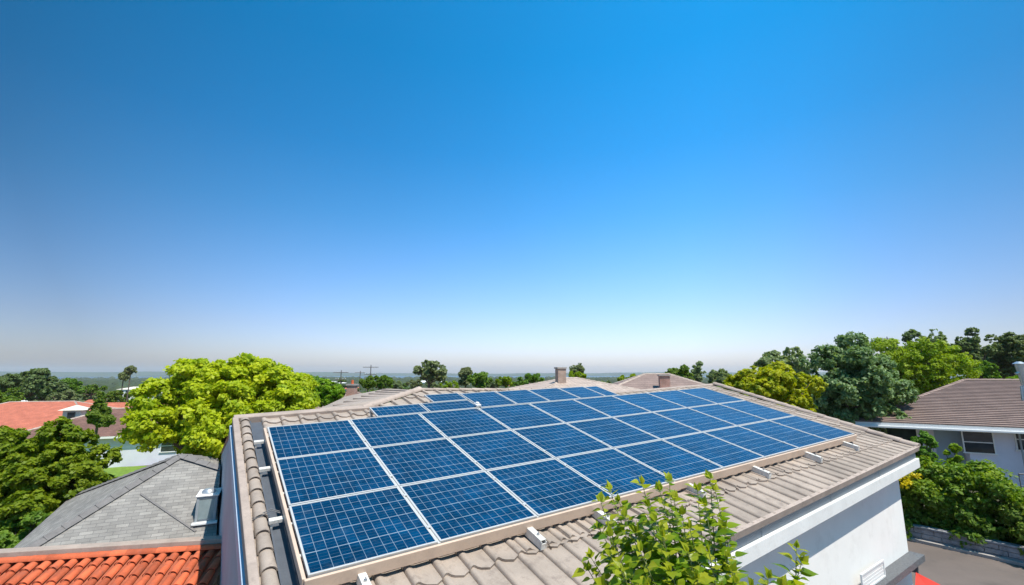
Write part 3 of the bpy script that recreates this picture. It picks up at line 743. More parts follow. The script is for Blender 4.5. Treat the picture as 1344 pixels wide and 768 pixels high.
# --- grey shingle roof, lower left: a pyramid hip close to the camera
gA = onz(237, 598, 3.95); FL = onz(-22, 757, 2.1); BL = onz(95, 652, 2.1); FR = onz(300, 712, 2.1)
FRr = FL + (FR - FL) * 1.9; BR = BL + (FRr - FL)
gc = (FL + BR) / 2
gh = thing('grey_roofed_house', 'neighbouring house with grey shingle pyramid roof, close at lower left', 'house', (gc[0], gc[1], 0))
gtop = up((FL + FRr + BR + BL) / 4, gA[2]); gtop = gA
mb = MB()
gP = [FL, FRr, BR, BL]
clip = []
for i in range(4): mb.poly([gP[i], gP[(i + 1) % 4], gtop])
# keep the roof clear of the main house's side wall: cut at the wall plane
grf = mb.build('roof', M['shingle'], gh)
def cut(o, po, no):
    bm = bmesh.new(); bm.from_mesh(o.data); off = V(0, 0, 0); q = o.parent
    while q is not None: off = off + V(*q.location); q = q.parent
    bmesh.ops.bisect_plane(bm, geom=bm.verts[:] + bm.edges[:] + bm.faces[:], plane_co=Vector((po - off).tolist()), plane_no=Vector(no.tolist()), clear_outer=True)
    bm.to_mesh(o.data); bm.free()
SIDE = RP(S0 - .06, 0, TILE)
cut(grf, SIDE, E1)
mb = MB(); caps(mb, [(FL, gtop), (BL, gtop), (BR, gtop), (FRr, gtop)], .13, .34); o = mb.build('hip_cap', M['shingle_cap'], grf); cut(o, SIDE, E1)
mb = MB()
ins = [p * .96 + up(gtop, p[2]) * .04 for p in gP]
for i in range(4):
    a, b_ = ins[i], ins[(i + 1) % 4]; mb.poly([up(a, 0), up(b_, 0), up(b_, 2.08), up(a, 2.08)])
o = mb.build('wall', M['cream'], gh); cut(o, SIDE, E1)
mb = MB()
for i in (0, 3):
    a, b_ = gP[i], gP[(i + 1) % 4]; d = unit(b_ - a); out = V(d[1], -d[0], 0); mb.box(a - V(0, 0, .14), b_ - a, out * .05, V(0, 0, .13))
o = mb.build('fascia', M['shingle_cap'], gh); cut(o, SIDE, E1)
mb = MB(); nrm = unit(np.cross(FRr - FL, gtop - FL))
def onroof(u, v):
    d = onz(u, v, 1.0) - V(0, 0, EYE); return V(0, 0, EYE) + d * float((gtop - V(0, 0, EYE)) @ nrm / (d @ nrm)) + nrm * .012
p0_, p1_ = onroof(186, 648), onroof(258, 697); mb.box(p0_ - nrm * .02, p1_ - p0_, unit(np.cross(p1_ - p0_, nrm)) * .045, nrm * .032); mb.build('seam', M['shingle_cap'], grf)
# little glazed dormer on its front face
dq = gtop + (FL - gtop) * .22 + (FRr - gtop) * .25
fx = unit((FRr - FL) * V(1, 1, 0)); fo = V(fx[1], -fx[0], 0)
def face_z(p):       # height of the front face at p
    return gtop[2] - (nrm[0] * (p[0] - gtop[0]) + nrm[1] * (p[1] - gtop[1])) / nrm[2]
dv = onz(269, 684, 1.0) - V(0, 0, EYE); dpos = V(0, 0, EYE) + dv * float((gtop - V(0, 0, EYE)) @ nrm / (dv @ nrm))
dm = thing('roof_dormer', 'small white framed dormer window with domed cap on the grey shingle roof', 'dormer', dpos)
w_, h_, dd = .46, .62, .75
p = dpos - fx * w_ / 2
mb = MB(); mb.box(p - V(0, 0, .03), fx * w_, -fo * dd, V(0, 0, h_)); mb.build('body', M['gutter'], dm, bevel=.01)
mb = MB(); mb.box(p + fo * .012 + fx * .06 + V(0, 0, .06), fx * (w_ - .12), fo * .012, V(0, 0, h_ - .14)); mb.build('pane', M['frost'], dm)
mb = MB(); mb.box(p + fo * .003, fx * .06, fo * .03, V(0, 0, h_)); mb.box(p + fx * (w_ - .06) + fo * .003, fx * .06, fo * .03, V(0, 0, h_)); mb.box(p + fo * .003 + fx * .06 + V(0, 0, h_ - .07), fx * (w_ - .12), fo * .03, V(0, 0, .07)); mb.build('frame', M['gutter'], dm, bevel=.004)
mb = MB(); mb.box(p - fx * .05 + fo * .002 - V(0, 0, .05), fx * (w_ + .1), fo * .16, V(0, 0, .05)); mb.build('sill', M['white_paint'], dm, bevel=.008)
mb = MB(); mb.box(p - fx * .03 + fo * .06 + V(0, 0, h_ - .02), fx * (w_ + .06), -fo * (dd + .03), V(0, 0, .05)); mb.build('lid', M['white_paint'], dm, bevel=.02)
mb = MB()
for k in range(6):
    a0 = math.pi / 2 * k / 6; a1 = math.pi / 2 * (k + 1) / 6; c0 = dpos - fo * .22 + V(0, 0, h_ + .03)
    ring = lambda a_: [c0 + (fx * math.cos(b2) + fo * math.sin(b2)) * .17 * math.cos(a_) + V(0, 0, .13 * math.sin(a_)) for b2 in np.linspace(0, 2 * math.pi, 14, endpoint=False)]
    r0, r1 = ring(a0), ring(a1); mb.add(r0 + r1, [(i, (i + 1) % 14, 14 + (i + 1) % 14, 14 + i) for i in range(14)], True)
mb.build('dome', M['metalcap'], dm)

# --- red barrel tile roof strip at the very lower left
ra, rb_ = onz(-60, 729, 2.5), onz(309, 706, 2.5)
rx = unit(rb_ - ra); ry = V(rx[1], -rx[0], 0)      # towards the camera
Lr = float(np.linalg.norm(rb_ - ra))
lean = thing('red_tiled_annex', 'low annex with orange-red barrel tile roof in front of the grey shingle roof', 'annex', (ra + rb_) / 2 * V(1, 1, 0))
SL = -.36
def AP(x, q, n=0.): return ra + rx * x + ry * q + V(0, 0, -.17 + SL * q + n)
mb = MB(); mb.box(ra - ry * .26 - V(0, 0, .14), rx * Lr, ry * .27, V(0, 0, .14)); mb.build('coping', M['cream'] if False else M['tile_cap'], lean, bevel=.015)
mb = MB(); k = 0; pit = .245
while k * pit < Lr - .1:
    for j in range(7):
        q0, q1 = .02 + j * .36 + random.uniform(-.006, .006), .02 + (j + 1) * .36 + .035
        c0, c1 = AP((k + .5) * pit, q1, .035), AP((k + .5) * pit, q0, .0)
        nn = unit(V(0, 0, 1) - ry * SL * 1.0); vsx = []
        rr0 = .088 + random.uniform(-.003, .003)
        for P, r_ in ((c0, rr0), (c1, .074)):
            for i in range(9):
                a_ = math.pi * i / 8; vsx.append(P + rx * (-math.cos(a_) * r_) + nn * (math.sin(a_) * r_ * .9))
        for i in range(9):
            a_ = math.pi * i / 8; vsx.append(c0 - ry * .004 + rx * (-math.cos(a_) * (rr0 - .016)) + nn * (math.sin(a_) * (rr0 - .016) * .9))
        mb.add(vsx, [(i, i + 1, 10 + i, 9 + i) for i in range(8)], True); mb.add(vsx, [(i, 18 + i, 19 + i, i + 1) for i in range(8)])
    k += 1
rr_ = mb.build('roof', M['redtile'], lean)
mb = MB(); mb.poly([AP(0, 0, -.02), AP(0, 2.6, -.02), AP(Lr, 2.6, -.02), AP(Lr, 0, -.02)]); mb.build('pan', plain('terracotta_pan', (.34, .09, .045), .85, .25, 4), rr_)
mb = MB(); k = 0
while k * .3 < Lr - .15:
    a_ = ra + rx * (k * .3) + ry * .12 - V(0, 0, .15); vsx = []
    for P, r_ in ((a_, .105), (a_ + rx * .33, .093)):
        for i in range(9):
            an = math.pi * i / 8; vsx.append(P + ry * (-math.cos(an) * r_) + V(0, 0, math.sin(an) * r_ * .8))
    mb.add(vsx, [(i, i + 1, 10 + i, 9 + i) for i in range(8)], True); mb.add(vsx[:9], [tuple(range(9))]); k += 1
mb.build('ridge_tiles', M['redtile'], rr_)
mb = MB(); mb.box(up(ra - ry * .18, 0), rx * Lr, ry * .16, V(0, 0, ra[2] - .17)); mb.box(up(ra + ry * 2.2, 0), rx * Lr, ry * .15, V(0, 0, 1.05)); mb.build('wall', M['cream'], lean)

# --- right-hand neighbour
e0 = onz(1122, 553, EYE - 2.95); edir = unit(V(.875, -.484, 0)); eout = V(edir[1], -edir[0], 0)    # towards the camera
ein = -eout
rh = thing('blue_white_house', 'pale blue-white house with wide dusty pink tiled roof at the right', 'house', e0 + edir * 10 + ein * 8 - V(0, 0, e0[2]))
ze = e0[2]; zr = EYE - .5
Lf = 26.0; dp_ = 17.5
ridge0 = V(33.3, 34.3, zr)
kk = float((ridge0 - e0) @ edir); dd_ = float((ridge0 - e0) @ ein)
P0 = e0; P1 = e0 + edir * Lf; P3 = e0 + ein * (2 * dd_) + edir * (kk * 1.25); P2 = P1 + ein * (2 * dd_)
rA = up(e0 + edir * kk + ein * dd_, zr); rB = up(e0 + edir * (Lf - dd_) + ein * dd_, zr)
mb = MB(); mb.poly([P0, P1, rB, rA]); mb.poly([P3, P0, rA]); mb.poly([P2, P3, rA, rB]); mb.poly([P1, P2, rB])
# stepped courses: real laps up the front slope
rrf = mb.build('roof', M['pinkroof'], rh)
fn = unit(np.cross(P1 - P0, rA - P0)); slope = unit(np.cross(fn, edir)); slope = slope if slope[2] > 0 else -slope
Ls = dd_ / float(slope @ ein); mb = MB(); ncr = 30
for j in range(ncr):
    a = j / ncr; b_ = (j + 1.12) / ncr
    p0 = P0 + (rA - P0) * a; p1 = P1 + (rB - P1) * a; q0 = P0 + (rA - P0) * min(b_, 1); q1 = P1 + (rB - P1) * min(b_, 1)
    l = fn * .07; l2 = fn * .012
    mb.poly([p0 + l, p1 + l, q1 + l2, q0 + l2]); mb.poly([p0 + l2 * .2, p1 + l2 * .2, p1 + l, p0 + l])
mb.build('tile_courses', M['pinkroof'], rrf)
mb = MB(); caps(mb, [(P0 + V(0, 0, .06), rA + V(0, 0, .05)), (rA + V(0, 0, .05), rB + V(0, 0, .05)), (P3, rA)], .17, .42); mb.build('ridge_cap', M['pinkroof'], rrf)
mb = MB(); mb.box(P0 - V(0, 0, .26) - edir * .05, edir * Lf, eout * .05, V(0, 0, .25));  mb.build('fascia', M['trim'], rh)
mb = MB(); mb.box(P0 - V(0, 0, .30) + eout * .06, edir * Lf, eout * .12, V(0, 0, .12)); mb.build('gutter', M['trim'], rh, bevel=.02)
mb = MB(); mb.poly([P0 - V(0, 0, .262), P1 - V(0, 0, .262), P2 - V(0, 0, .262), P3 - V(0, 0, .262)]); mb.build('soffit', M['trim'], rh)
def RH(x, q, z): return up(e0, 0) + edir * x + ein * q + V(0, 0, z)      # q back from the eave
zc = ze - .27
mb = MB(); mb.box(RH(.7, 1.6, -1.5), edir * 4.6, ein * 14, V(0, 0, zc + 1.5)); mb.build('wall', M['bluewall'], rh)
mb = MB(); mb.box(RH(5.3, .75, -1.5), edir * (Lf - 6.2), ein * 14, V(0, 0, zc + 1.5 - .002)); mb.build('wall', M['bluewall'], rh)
mb = MB(); mb.box(RH(4.05, 1.57, -1.5), edir * 1.24, ein * .025, V(0, 0, zc + 1.49)); mb.build('shade_panel', M['bluewall_shade'], rh)  # darker blue panel stands in for shade on the recessed wall
def hitwall(u, v, q):   # where that wall plane is met
    d = at(u, v, 10) - V(0, 0, EYE); o_ = RH(0, q, 0); k_ = ((o_ - V(0, 0, EYE)) @ eout) / (d @ eout); return d * k_ + V(0, 0, EYE)
a_ = hitwall(1267, 593, .75); b_ = hitwall(1301, 568, .75)
window(rh, a_, edir, float((b_ - a_) @ edir), b_[2] - a_[2], eout)
a_ = hitwall(1336, 590, .75); window(rh, a_, edir, 1.3, 1.1, eout)
a_ = hitwall(1165, 578, 1.6); window(rh, a_, edir, 1.45, 1.1, eout, sash=False)
mb = MB(); q = hitwall(1338, 578, .6); mb.tube([up(q, zc) + eout * .1, up(q, 0) + eout * .1], .045, 8); mb.build('downpipe', M['gutter'], rh)
# flared metal flue on the roof
fp = rA * .80 + (P0 * .0) + rB * 0; fpt = rA + (P1 - rB) * .10 + edir * 2.6
mb = MB(); base = onz(1348, 517, EYE - .92)
vt = thing('metal_flue', 'flared grey metal flue with pipes on the pink tiled roof', 'flue', base)
mb.tube([base - V(0, 0, .3), base + V(0, 0, .35)], [.22, .18], 12); mb.build('base', M['metalcap'], vt)
mb = MB(); mb.tube([base + V(0, 0, .35), base + V(-.1, 0, 1.35)], [.12, .17], 12); mb.build('pipe', M['metalcap'], vt)
mb = MB(); mb.tube([base + V(-.35, 0, .9), base + V(.2, 0, 1.1), base + V(.55, 0, 1.6)], [.05, .05, .05], 8); mb.tube([base + V(-.1, 0, 1.35), base + V(-.1, 0, 1.45)], [.24, .08], 12); mb.build('cowl', M['metalcap'], vt)
# railing by the hedge end
rl = thing('metal_railing', 'short dark metal railing at the right edge before the pale house', 'railing', onz(1338, 640, 1.0) * V(1, 1, 0))
pr = onz(1337, 622, 1.9)
mb = MB(); mb.tube([pr, pr + edir * 2.2], .03, 6); mb.tube([pr - V(0, 0, .5), pr - V(0, 0, .5) + edir * 2.2], .02, 6); mb.build('rail', M['cable'], rl)
mb = MB()
for k in range(6): mb.tube([pr + edir * k * .44, up(pr + edir * k * .44, 0)], .02, 6)
mb.build('post', M['cable'], rl)
# retaining wall below the hedge
rw = MB(); k = -9.
while k < 16: 
    ln = random.uniform(.4, .7)
    for j in range(3): rw.box(road_pt(k + (j % 2) * .2, .17 + random.uniform(0, .02), .0 + j * .165), rd * (ln - .012), rn * .28, V(0, 0, .155))
    k += ln
rw.box(road_pt(-9, .15, .497), rd * 25, rn * .34, V(0, 0, .07)); rwo = rw.build('retaining_wall', M['stone'], origin=road_pt(2, .2, 0), bevel=.012); prop(rwo, 'low grey stone retaining wall between lane and hedge', 'wall')

# --- houses further off
hh, rf = hip_house('brown_roofed_house', 'house with brown hipped roof and pale walls beyond the small lawn', (-41.0, 51.0), R(24), 17, 13, 2.4, 4.6, M['bluewall'], M['brownroof'], capm=M['tile_cap'], z=-2.0, wins=((0, .3), (0, .8)))
hh, rf = hip_house('orange_roofed_house', 'house with large orange-red tiled roof behind the near green tree, far left', (-66, 66), R(14), 23, 19, 2.6, 5.7, M['cream'], M['orangeroof'], capm=M['tile_cap'], z=-3.3, ridge=7.5, wins=((0, .5),))
cp = at(100, 540, 60)
mb = MB(); mb.cbox((cp[0], cp[1], cp[2] - 1.8), 1.9, 1.6, 2.0, R(14)); cu = mb.build('cupola', M['cream'], hh)
mb = MB(); hip_roof(mb, (cp[0], cp[1]), R(14), 2.7, 2.3, cp[2] + .205, cp[2] + .75); mb.build('cupola_roof', M['cream'], cu)
mb = MB(); mb.cbox((cp[0] + .2, cp[1] - .83, cp[2] - .8), .8, .06, .75, R(14)); mb.build('cupola_window', M['glass'], cu)
hip_house('orange_gabled_house', 'small house with orange tiled roof behind the brown hipped roof', (-62, 76), R(5), 14, 9, 3.2, 5.2, M['cream'], M['orangeroof'], z=-3.6, ridge=10)
hip_house('white_walled_house', 'white house with grey roof left of the yellow-green tree', (-66.5, 86), R(35), 11, 9, 3.2, 4.8, M['white_wall'], M['shingle'], z=-4.3)
hh, rf = hip_house('chimney_house', 'house with beige pyramid roof and tall tan chimney above the rear panels', (4.4, 34.5), R(18), 13.5, 12.5, 5.3, 6.85, M['cream'], M['beigeroof'], capm=M['tile_cap'], z=-.9, cap_r=.16)
c_ = at(736, 500, 33); chimney(rf, c_, .62, .5, c_[2] - 1.3, at(736, 484, 33)[2], M['brick'], R(18), False)
hh, rf = hip_house('pink_chimney_house', 'brown roofed house with broad pink brick chimney, right of the rear panels', (12.0, 38.5), R(-8), 11, 9, 5.3, 6.95, M['cream'], M['pinkroof'], capm=M['tile_cap'], z=-.7)
c_ = at(872, 503, 35.5); chimney(rf, c_, .75, .6, c_[2] - .8, at(872, 493.5, 35.5)[2], M['pinkbrick'], R(-8), False)
hh, rf = hip_house('red_brown_house', 'low house with red-brown roof behind the left wing slope', (-13.8, 39), R(10), 10, 8, 3.3, 5.6, M['cream'], M['pinkroof'], z=-.9)
c_ = at(462, 512, 33); chimney(rf, c_, .6, .5, c_[2] - 1.2, at(464, 506, 33)[2], M['pinkbrick'])

# far white and cream houses among the trees
far = [(-212, 330, 22, 5, 0), (-178, 355, 26, 4.5, 1), (-235, 300, 15, 5, 1), (-190, 420, 34, 5, 0), (-140, 400, 24, 4, 2), (-95, 142, 11, 3.2, 3), (-270, 380, 30, 5, 2), (-300, 520, 40, 7, 0), (-225, 560, 46, 7, 0), (-330, 430, 30, 5, 1), (-60, 520, 30, 6, 0), (-15, 480, 34, 5, 2), (60, 560, 30, 6, 0), (20, 600, 46, 6, 1), (-110, 620, 50, 7, 0), (115, 480, 26, 6, 1), (-100, 135, 10, 3, 1), (-172, 165, 17, 3.5, 0)]
rm = [M['white_wall'], M['beigeroof'], M['orangeroof'], M['pinkroof']]
for i, (x, y, w, h, k) in enumerate(far):
    z = float(gz(x, y))
    hip_house('distant_house', 'distant pale house among trees in the hazy town', (x, y), random.uniform(-.5, .5), w, w * .6, h, h + 2.2, M['white_wall'] if i % 3 else M['cream'], rm[k], z=z, group='distant pale houses of the hazy town', wins=((0, .3), (0, .7)), detail=False)

for u, dep, w, h, lab in ((184, 300, 20, 6.5, 'long white building far beyond the brown roofed house'), (126, 118, 6, 5.4, 'small white and pink house above the dark conifer'), (205, 240, 12, 5, 'cream building far away at the left side of the yellow-green tree'), (8, 125, 14, 4.6, 'pale building at the left photo edge beside the umbrella tree')):
    p = at(u, 505, dep); z = float(gz(p[0], p[1])); hip_house('distant_house', lab, (p[0], p[1]), .1, w, w * .6, h, h + 1.6, M['white_wall'], M['cream'] if dep > 200 else M['orangeroof'], z=z, wins=((0, .3), (0, .7)), detail=False)
# ================================================================ TREES
def crown_pts(n, lobes, clumps=26, leaf=.12, flat=.85, seed=0, cl_r=.26, aspect=1.6, droop=0.):
    """leaf-sized faces gathered in clumps on the lobes of a crown. lobes: (centre, radius)"""
    g_ = np.random.default_rng(seed)
    C = np.array([l[0] for l in lobes], float); Rr = np.array([l[1] for l in lobes], float)
    w = Rr ** 2; w /= w.sum()
    nc = max(1, clumps * len(lobes)); li = g_.choice(len(lobes), nc, p=w)
    d = g_.normal(size=(nc, 3)); d[:, 2] += .25; d /= np.linalg.norm(d, axis=1)[:, None]
    rad = Rr[li] * g_.uniform(.45, 1.02, nc) ** .6
    cc = C[li] + d * rad[:, None] * np.array([1, 1, flat])
    # drop clumps buried deep inside other lobes
    keep = np.ones(nc, bool)
    for c, r in zip(C, Rr): keep &= np.linalg.norm((cc - c) / np.array([1, 1, flat]), axis=1) > r * .48
    cc, li, d = cc[keep], li[keep], d[keep]; nc = len(cc)
    cr = Rr[li] * cl_r * g_.uniform(.6, 1.5, nc); crnd = g_.uniform(0, 1, nc)
    ci = g_.choice(nc, n, p=cr ** 2 / (cr ** 2).sum())
    e = g_.normal(size=(n, 3)); e /= np.linalg.norm(e, axis=1)[:, None]
    P = cc[ci] + e * (cr[ci] * g_.uniform(.15, 1, n) ** .5)[:, None] * np.array([1, 1, .72])
    nrm = e * .5 + d[ci] * .5 + g_.normal(size=(n, 3)) * .55 + np.array([0, 0, .45]); nrm /= np.linalg.norm(nrm, axis=1)[:, None]
    t = g_.normal(size=(n, 3)); t[:, 2] -= droop; t -= nrm * (t * nrm).sum(1)[:, None]; t /= np.linalg.norm(t, axis=1)[:, None]
    b_ = np.cross(nrm, t); s = leaf * g_.uniform(.55, 1.3, n)
    A = P - t * (s * .5 * aspect)[:, None]; B = P + b_ * (s * .5)[:, None] - t * (s * .1)[:, None]; Cc = P + t * (s * .5 * aspect)[:, None] - nrm * (s * .15)[:, None]; Dd = P - b_ * (s * .5)[:, None] - t * (s * .1)[:, None]
    verts = np.stack([A, B, Cc, Dd], 1).reshape(-1, 3); quads = np.arange(n * 4).reshape(-1, 4)
    rnd = np.clip(crnd[ci] * .55 + g_.uniform(0, .45, n), 0, 1)
    return verts, quads, rnd
def make_lobes(rx, ry, rz, n, seed, shape='round', lr=(.30, .46)):
    g_ = np.random.default_rng(seed); out = []
    m_ = min(rx, ry, rz) if shape != 'umbrella' else rz * 1.6
    for i in range(n):
        a = i * 2.399963 + g_.uniform(-.3, .3); zf = 1 - 2 * (i + .5) / n
        if shape == 'umbrella': zf = abs(zf) * .9 - .1
        if shape == 'cone':
            zf = -1 + 2 * (i + .5) / n; q = max(.08, (1 - zf) / 2); r = m_ * .55 * (.35 + q); out.append(((math.cos(a) * rx * q * .6, math.sin(a) * ry * q * .6, zf * rz * .9), r)); continue
        rr = math.sqrt(max(0, 1 - zf * zf)); k = g_.uniform(.50, .82)
        r = m_ * g_.uniform(lr[0] * .8, lr[1])
        out.append(((math.cos(a) * rr * rx * k, math.sin(a) * rr * ry * k, zf * rz * k), r))
    out.append(((0, 0, 0), m_ * .5))
    return out
tree_cache = {}
FINE = 1.7
def tree(name, label, u, vtop, vbot, wpx, depth, fol, n=9000, leaf=.16, shape='round', lobes=14, seed=1, cat='tree', group=None, bark='bark', zg=None, depthf=.9, lr=(.30, .46), trunk=True, clumps=26, cl_r=.26, droop=0., flat=.85, trunk_r=None, aspect=1.6):
    """a tree whose crown spans about wpx wide from vtop to vbot, standing depth metres away"""
    a = at(u, vtop, depth); b_ = at(u, vbot, depth); rz = (a[2] - b_[2]) / 2; c = (a + b_) / 2
    rx = wpx / FPX * float(FW @ (c - V(0, 0, EYE))) / 2; ry = rx * depthf
    z0 = float(gz(c[0], c[1])) if zg is None else zg
    root = thing(name, label, cat, (c[0], c[1], z0), group)
    lb_ = make_lobes(rx, ry, rz, lobes, seed, shape, lr)
    h = c[2] - z0
    v, q, r_ = crown_pts(int(n * 1.25), lb_, int(clumps * FINE), leaf * .92, flat, seed, cl_r * .82, aspect, droop)
    v = v + np.array([0, 0, h])
    np_mesh('crown', v, q, M[fol], root, r_)
    if trunk:
        mb = MB(); g_ = random.Random(seed); tr = trunk_r or max(.07, min(.45, (rz + rx) * .055)); hb_ = max(h - rz * .75, h * .35)
        mid = V(g_.uniform(-.06, .06) * rx, g_.uniform(-.06, .06) * rx, hb_ * .55)
        fork = V(mid[0] * 1.5, mid[1] * 1.5, hb_)
        mb.tube([V(0, 0, -.3), V(0, 0, .15), mid, fork], [tr * 1.5, tr * 1.1, tr * .85, tr * .72], 9)
        big = sorted(lb_, key=lambda l: -l[1])[:9]
        for cc, rr in big:
            e = V(*cc) + V(0, 0, h); mm = fork * .45 + e * .55 + V(0, 0, -rz * .08)
            mb.tube([fork - V(0, 0, tr), mm, e], [tr * .5, tr * .28, tr * .08], 6)
            for k in range(2):
                e2 = e + V(g_.uniform(-1, 1), g_.uniform(-1, 1), g_.uniform(-.3, 1)) * rr * .7; mb.tube([mm, e2], [tr * .18, tr * .04], 5)
        mb.v = [tuple(V(*p) + V(c[0], c[1], z0)) for p in mb.v]
        mb.build('trunk', M[bark], root, uv=False)
    return root
def tree_copy(src, label, u, vbase, depth, sc, rot_, group):
    p = at(u, 490, depth); z = float(gz(p[0], p[1]))
    r_ = src.copy(); COL.objects.link(r_); r_.location = (p[0], p[1], z); r_.rotation_euler = (0, 0, rot_); r_.scale = (sc[0], sc[0], sc[1]); prop(r_, label, 'tree', group)
    for ch in list(src.children):
        c = ch.copy(); COL.objects.link(c); c.parent = r_
    return r_

# big trees close by
tree('broad_tree', 'large yellow-green spreading tree behind the left corner of the panelled roof', 310, 453, 634, 246, 17.5, 'f_yellow', 95000, .108, lobes=34, seed=3, lr=(.22, .38), clumps=34, cl_r=.30, zg=0)
tree('leafy_tree', 'big bright green tree at the left edge beside the grey shingle roof', 49, 549, 705, 184, 17.0, 'f_bright', 78000, .108, lobes=26, seed=5, lr=(.24, .40), clumps=34, cl_r=.30, zg=0)
tree('shrub', 'dark olive bush at the left edge under the bright green tree', 25, 672, 760, 110, 15.2, 'f_mid', 9000, .10, lobes=12, seed=8, cat='shrub', zg=0, trunk=True)
tree('round_tree', 'yellow-green rounded tree just behind the far right end of the panels', 1012, 474, 572, 144, 25, 'f_yellow', 34000, .13, lobes=22, seed=11, zg=0)
tree('evergreen_tree', 'tall blue-green evergreen at right, the darkest and tallest of the near right trees', 1117, 431, 592, 140, 31, 'f_blue', 50000, .15, lobes=40, seed=13, lr=(.18, .32), clumps=34, cl_r=.3, zg=0, shape='round')
tree('domed_tree', 'smooth domed lime-green tree behind the ridge of the pink tiled roof', 1205, 438, 560, 122, 44, 'f_lime', 40000, .16, lobes=30, seed=17, lr=(.3, .46), cl_r=.26, zg=-1)
tree('background_tree', 'grey-green tree peeping out left of the tall blue-green evergreen', 1030, 454, 520, 80, 45, 'f_olive', 9000, .22, lobes=12, seed=19, zg=-1)
tree('flat_topped_tree', 'dark flat-topped tree left of the three tall trees above the pink roof', 1222, 426, 500, 66, 60, 'f_dark', 9000, .25, lobes=12, seed=23, lr=(.3, .45), zg=-1)
tree('tall_dark_tree', 'tall narrow dark tree in the middle of the dark group above the pink roof', 1273, 421, 500, 46, 56, 'f_dark', 8000, .25, lobes=11, seed=29, zg=-1)
tree('dark_tree', 'wide dark tree at the right edge above the metal flue', 1326, 427, 505, 66, 58, 'f_dark', 10000, .25, lobes=13, seed=31, zg=-1)
tree('dark_tree', 'low dark tree filling the gap between the two taller dark trees', 1300, 458, 510, 70, 62, 'f_dark', 8000, .28, lobes=11, seed=37, zg=-1)
tree('round_shrub', 'small round mid-green tree just above the pink roof ridge, right of the lime dome', 1292, 471, 505, 36, 46, 'f_mid', 5000, .2, lobes=9, seed=41, zg=-1)
tree('low_shrub', 'low yellow-green bush behind the pink roof ridge near the flue', 1330, 490, 510, 52, 47, 'f_bright', 4000, .2, lobes=8, seed=43, cat='shrub', zg=0)
tree('shade_tree', 'dark shaded tree beneath and behind the tall blue-green evergreen', 1075, 520, 600, 90, 36, 'f_dark', 12000, .22, lobes=14, seed=47, zg=-.5)
tree('shade_tree', 'dark green tree between the evergreen and the pink roof edge', 1165, 505, 590, 70, 37, 'f_mid', 10000, .22, lobes=12, seed=49, zg=-.5)
# columnar shrub, young plant, hedge
tree('columnar_shrub', 'narrow upright dark green conifer against the blue shaded wall', 1211, 557, 640, 34, 24.5, 'f_mid', 18000, .08, 'round', 22, 53, cat='shrub', zg=0)
tree('young_shrub', 'light green young shrub standing up above the hedge below the window', 1252, 574, 640, 26, 21.5, 'f_bright', 2400, .12, lobes=7, seed=57, cat='shrub', zg=.4, cl_r=.35)
# hedge along the wall: four shrubs grown together
hl = ['left end hedge shrub half hidden by the white wall corner', 'second hedge shrub from the left, with yellow flowers beside the white wall corner', 'third hedge shrub from the left, below the pale house window', 'fourth hedge shrub from the left, near the right edge', 'right end hedge shrub cut by the photo edge, with yellow flowers']
for i, (al, w2, hgt, fo_) in enumerate(((-1.5, 1.1, 2.35, 'f_mid'), (.1, 1.25, 2.7, 'f_mid'), (1.9, 1.3, 2.75, 'f_mid'), (3.7, 1.3, 2.5, 'f_mid'), (5.6, 1.3, 2.4, 'f_mid'))):
    c = road_pt(al, 1.35, 0); root = thing('hedge_shrub', hl[i], 'shrub', (c[0], c[1], .0), 'hedge shrubs above the retaining wall')
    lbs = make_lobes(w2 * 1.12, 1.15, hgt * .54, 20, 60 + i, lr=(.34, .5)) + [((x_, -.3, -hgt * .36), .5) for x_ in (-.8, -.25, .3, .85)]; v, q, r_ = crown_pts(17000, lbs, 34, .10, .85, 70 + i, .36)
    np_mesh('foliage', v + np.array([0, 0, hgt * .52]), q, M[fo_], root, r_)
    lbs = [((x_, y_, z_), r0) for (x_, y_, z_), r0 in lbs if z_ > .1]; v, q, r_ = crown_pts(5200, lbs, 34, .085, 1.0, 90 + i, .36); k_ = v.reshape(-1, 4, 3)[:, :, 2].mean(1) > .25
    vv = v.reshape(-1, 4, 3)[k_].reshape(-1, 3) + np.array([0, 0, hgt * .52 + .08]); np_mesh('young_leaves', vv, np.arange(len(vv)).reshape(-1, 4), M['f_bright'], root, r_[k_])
    if i in (1, 4):
        lbs = [((0, 0, 0), .62), ((.5, -.2, -.15), .45), ((-.3, -.6, -.3), .45)]; v, q, r_ = crown_pts(4200, lbs, 30, .07, .5, 80 + i, .3); np_mesh('flowers', v + np.array([-.75 if i == 1 else -.6, .1, hgt * .9]), q, M['f_flower'], root, r_)
    mb = MB()
    for k in range(5):
        b0 = c + V(random.uniform(-.4, .4), random.uniform(-.4, .4), 0); mb.tube([b0, b0 + V(random.uniform(-.4, .4), random.uniform(-.4, .4), hgt * .6)], [.035, .012], 6)
    mb.build('stem', M['bark'], root, uv=False)
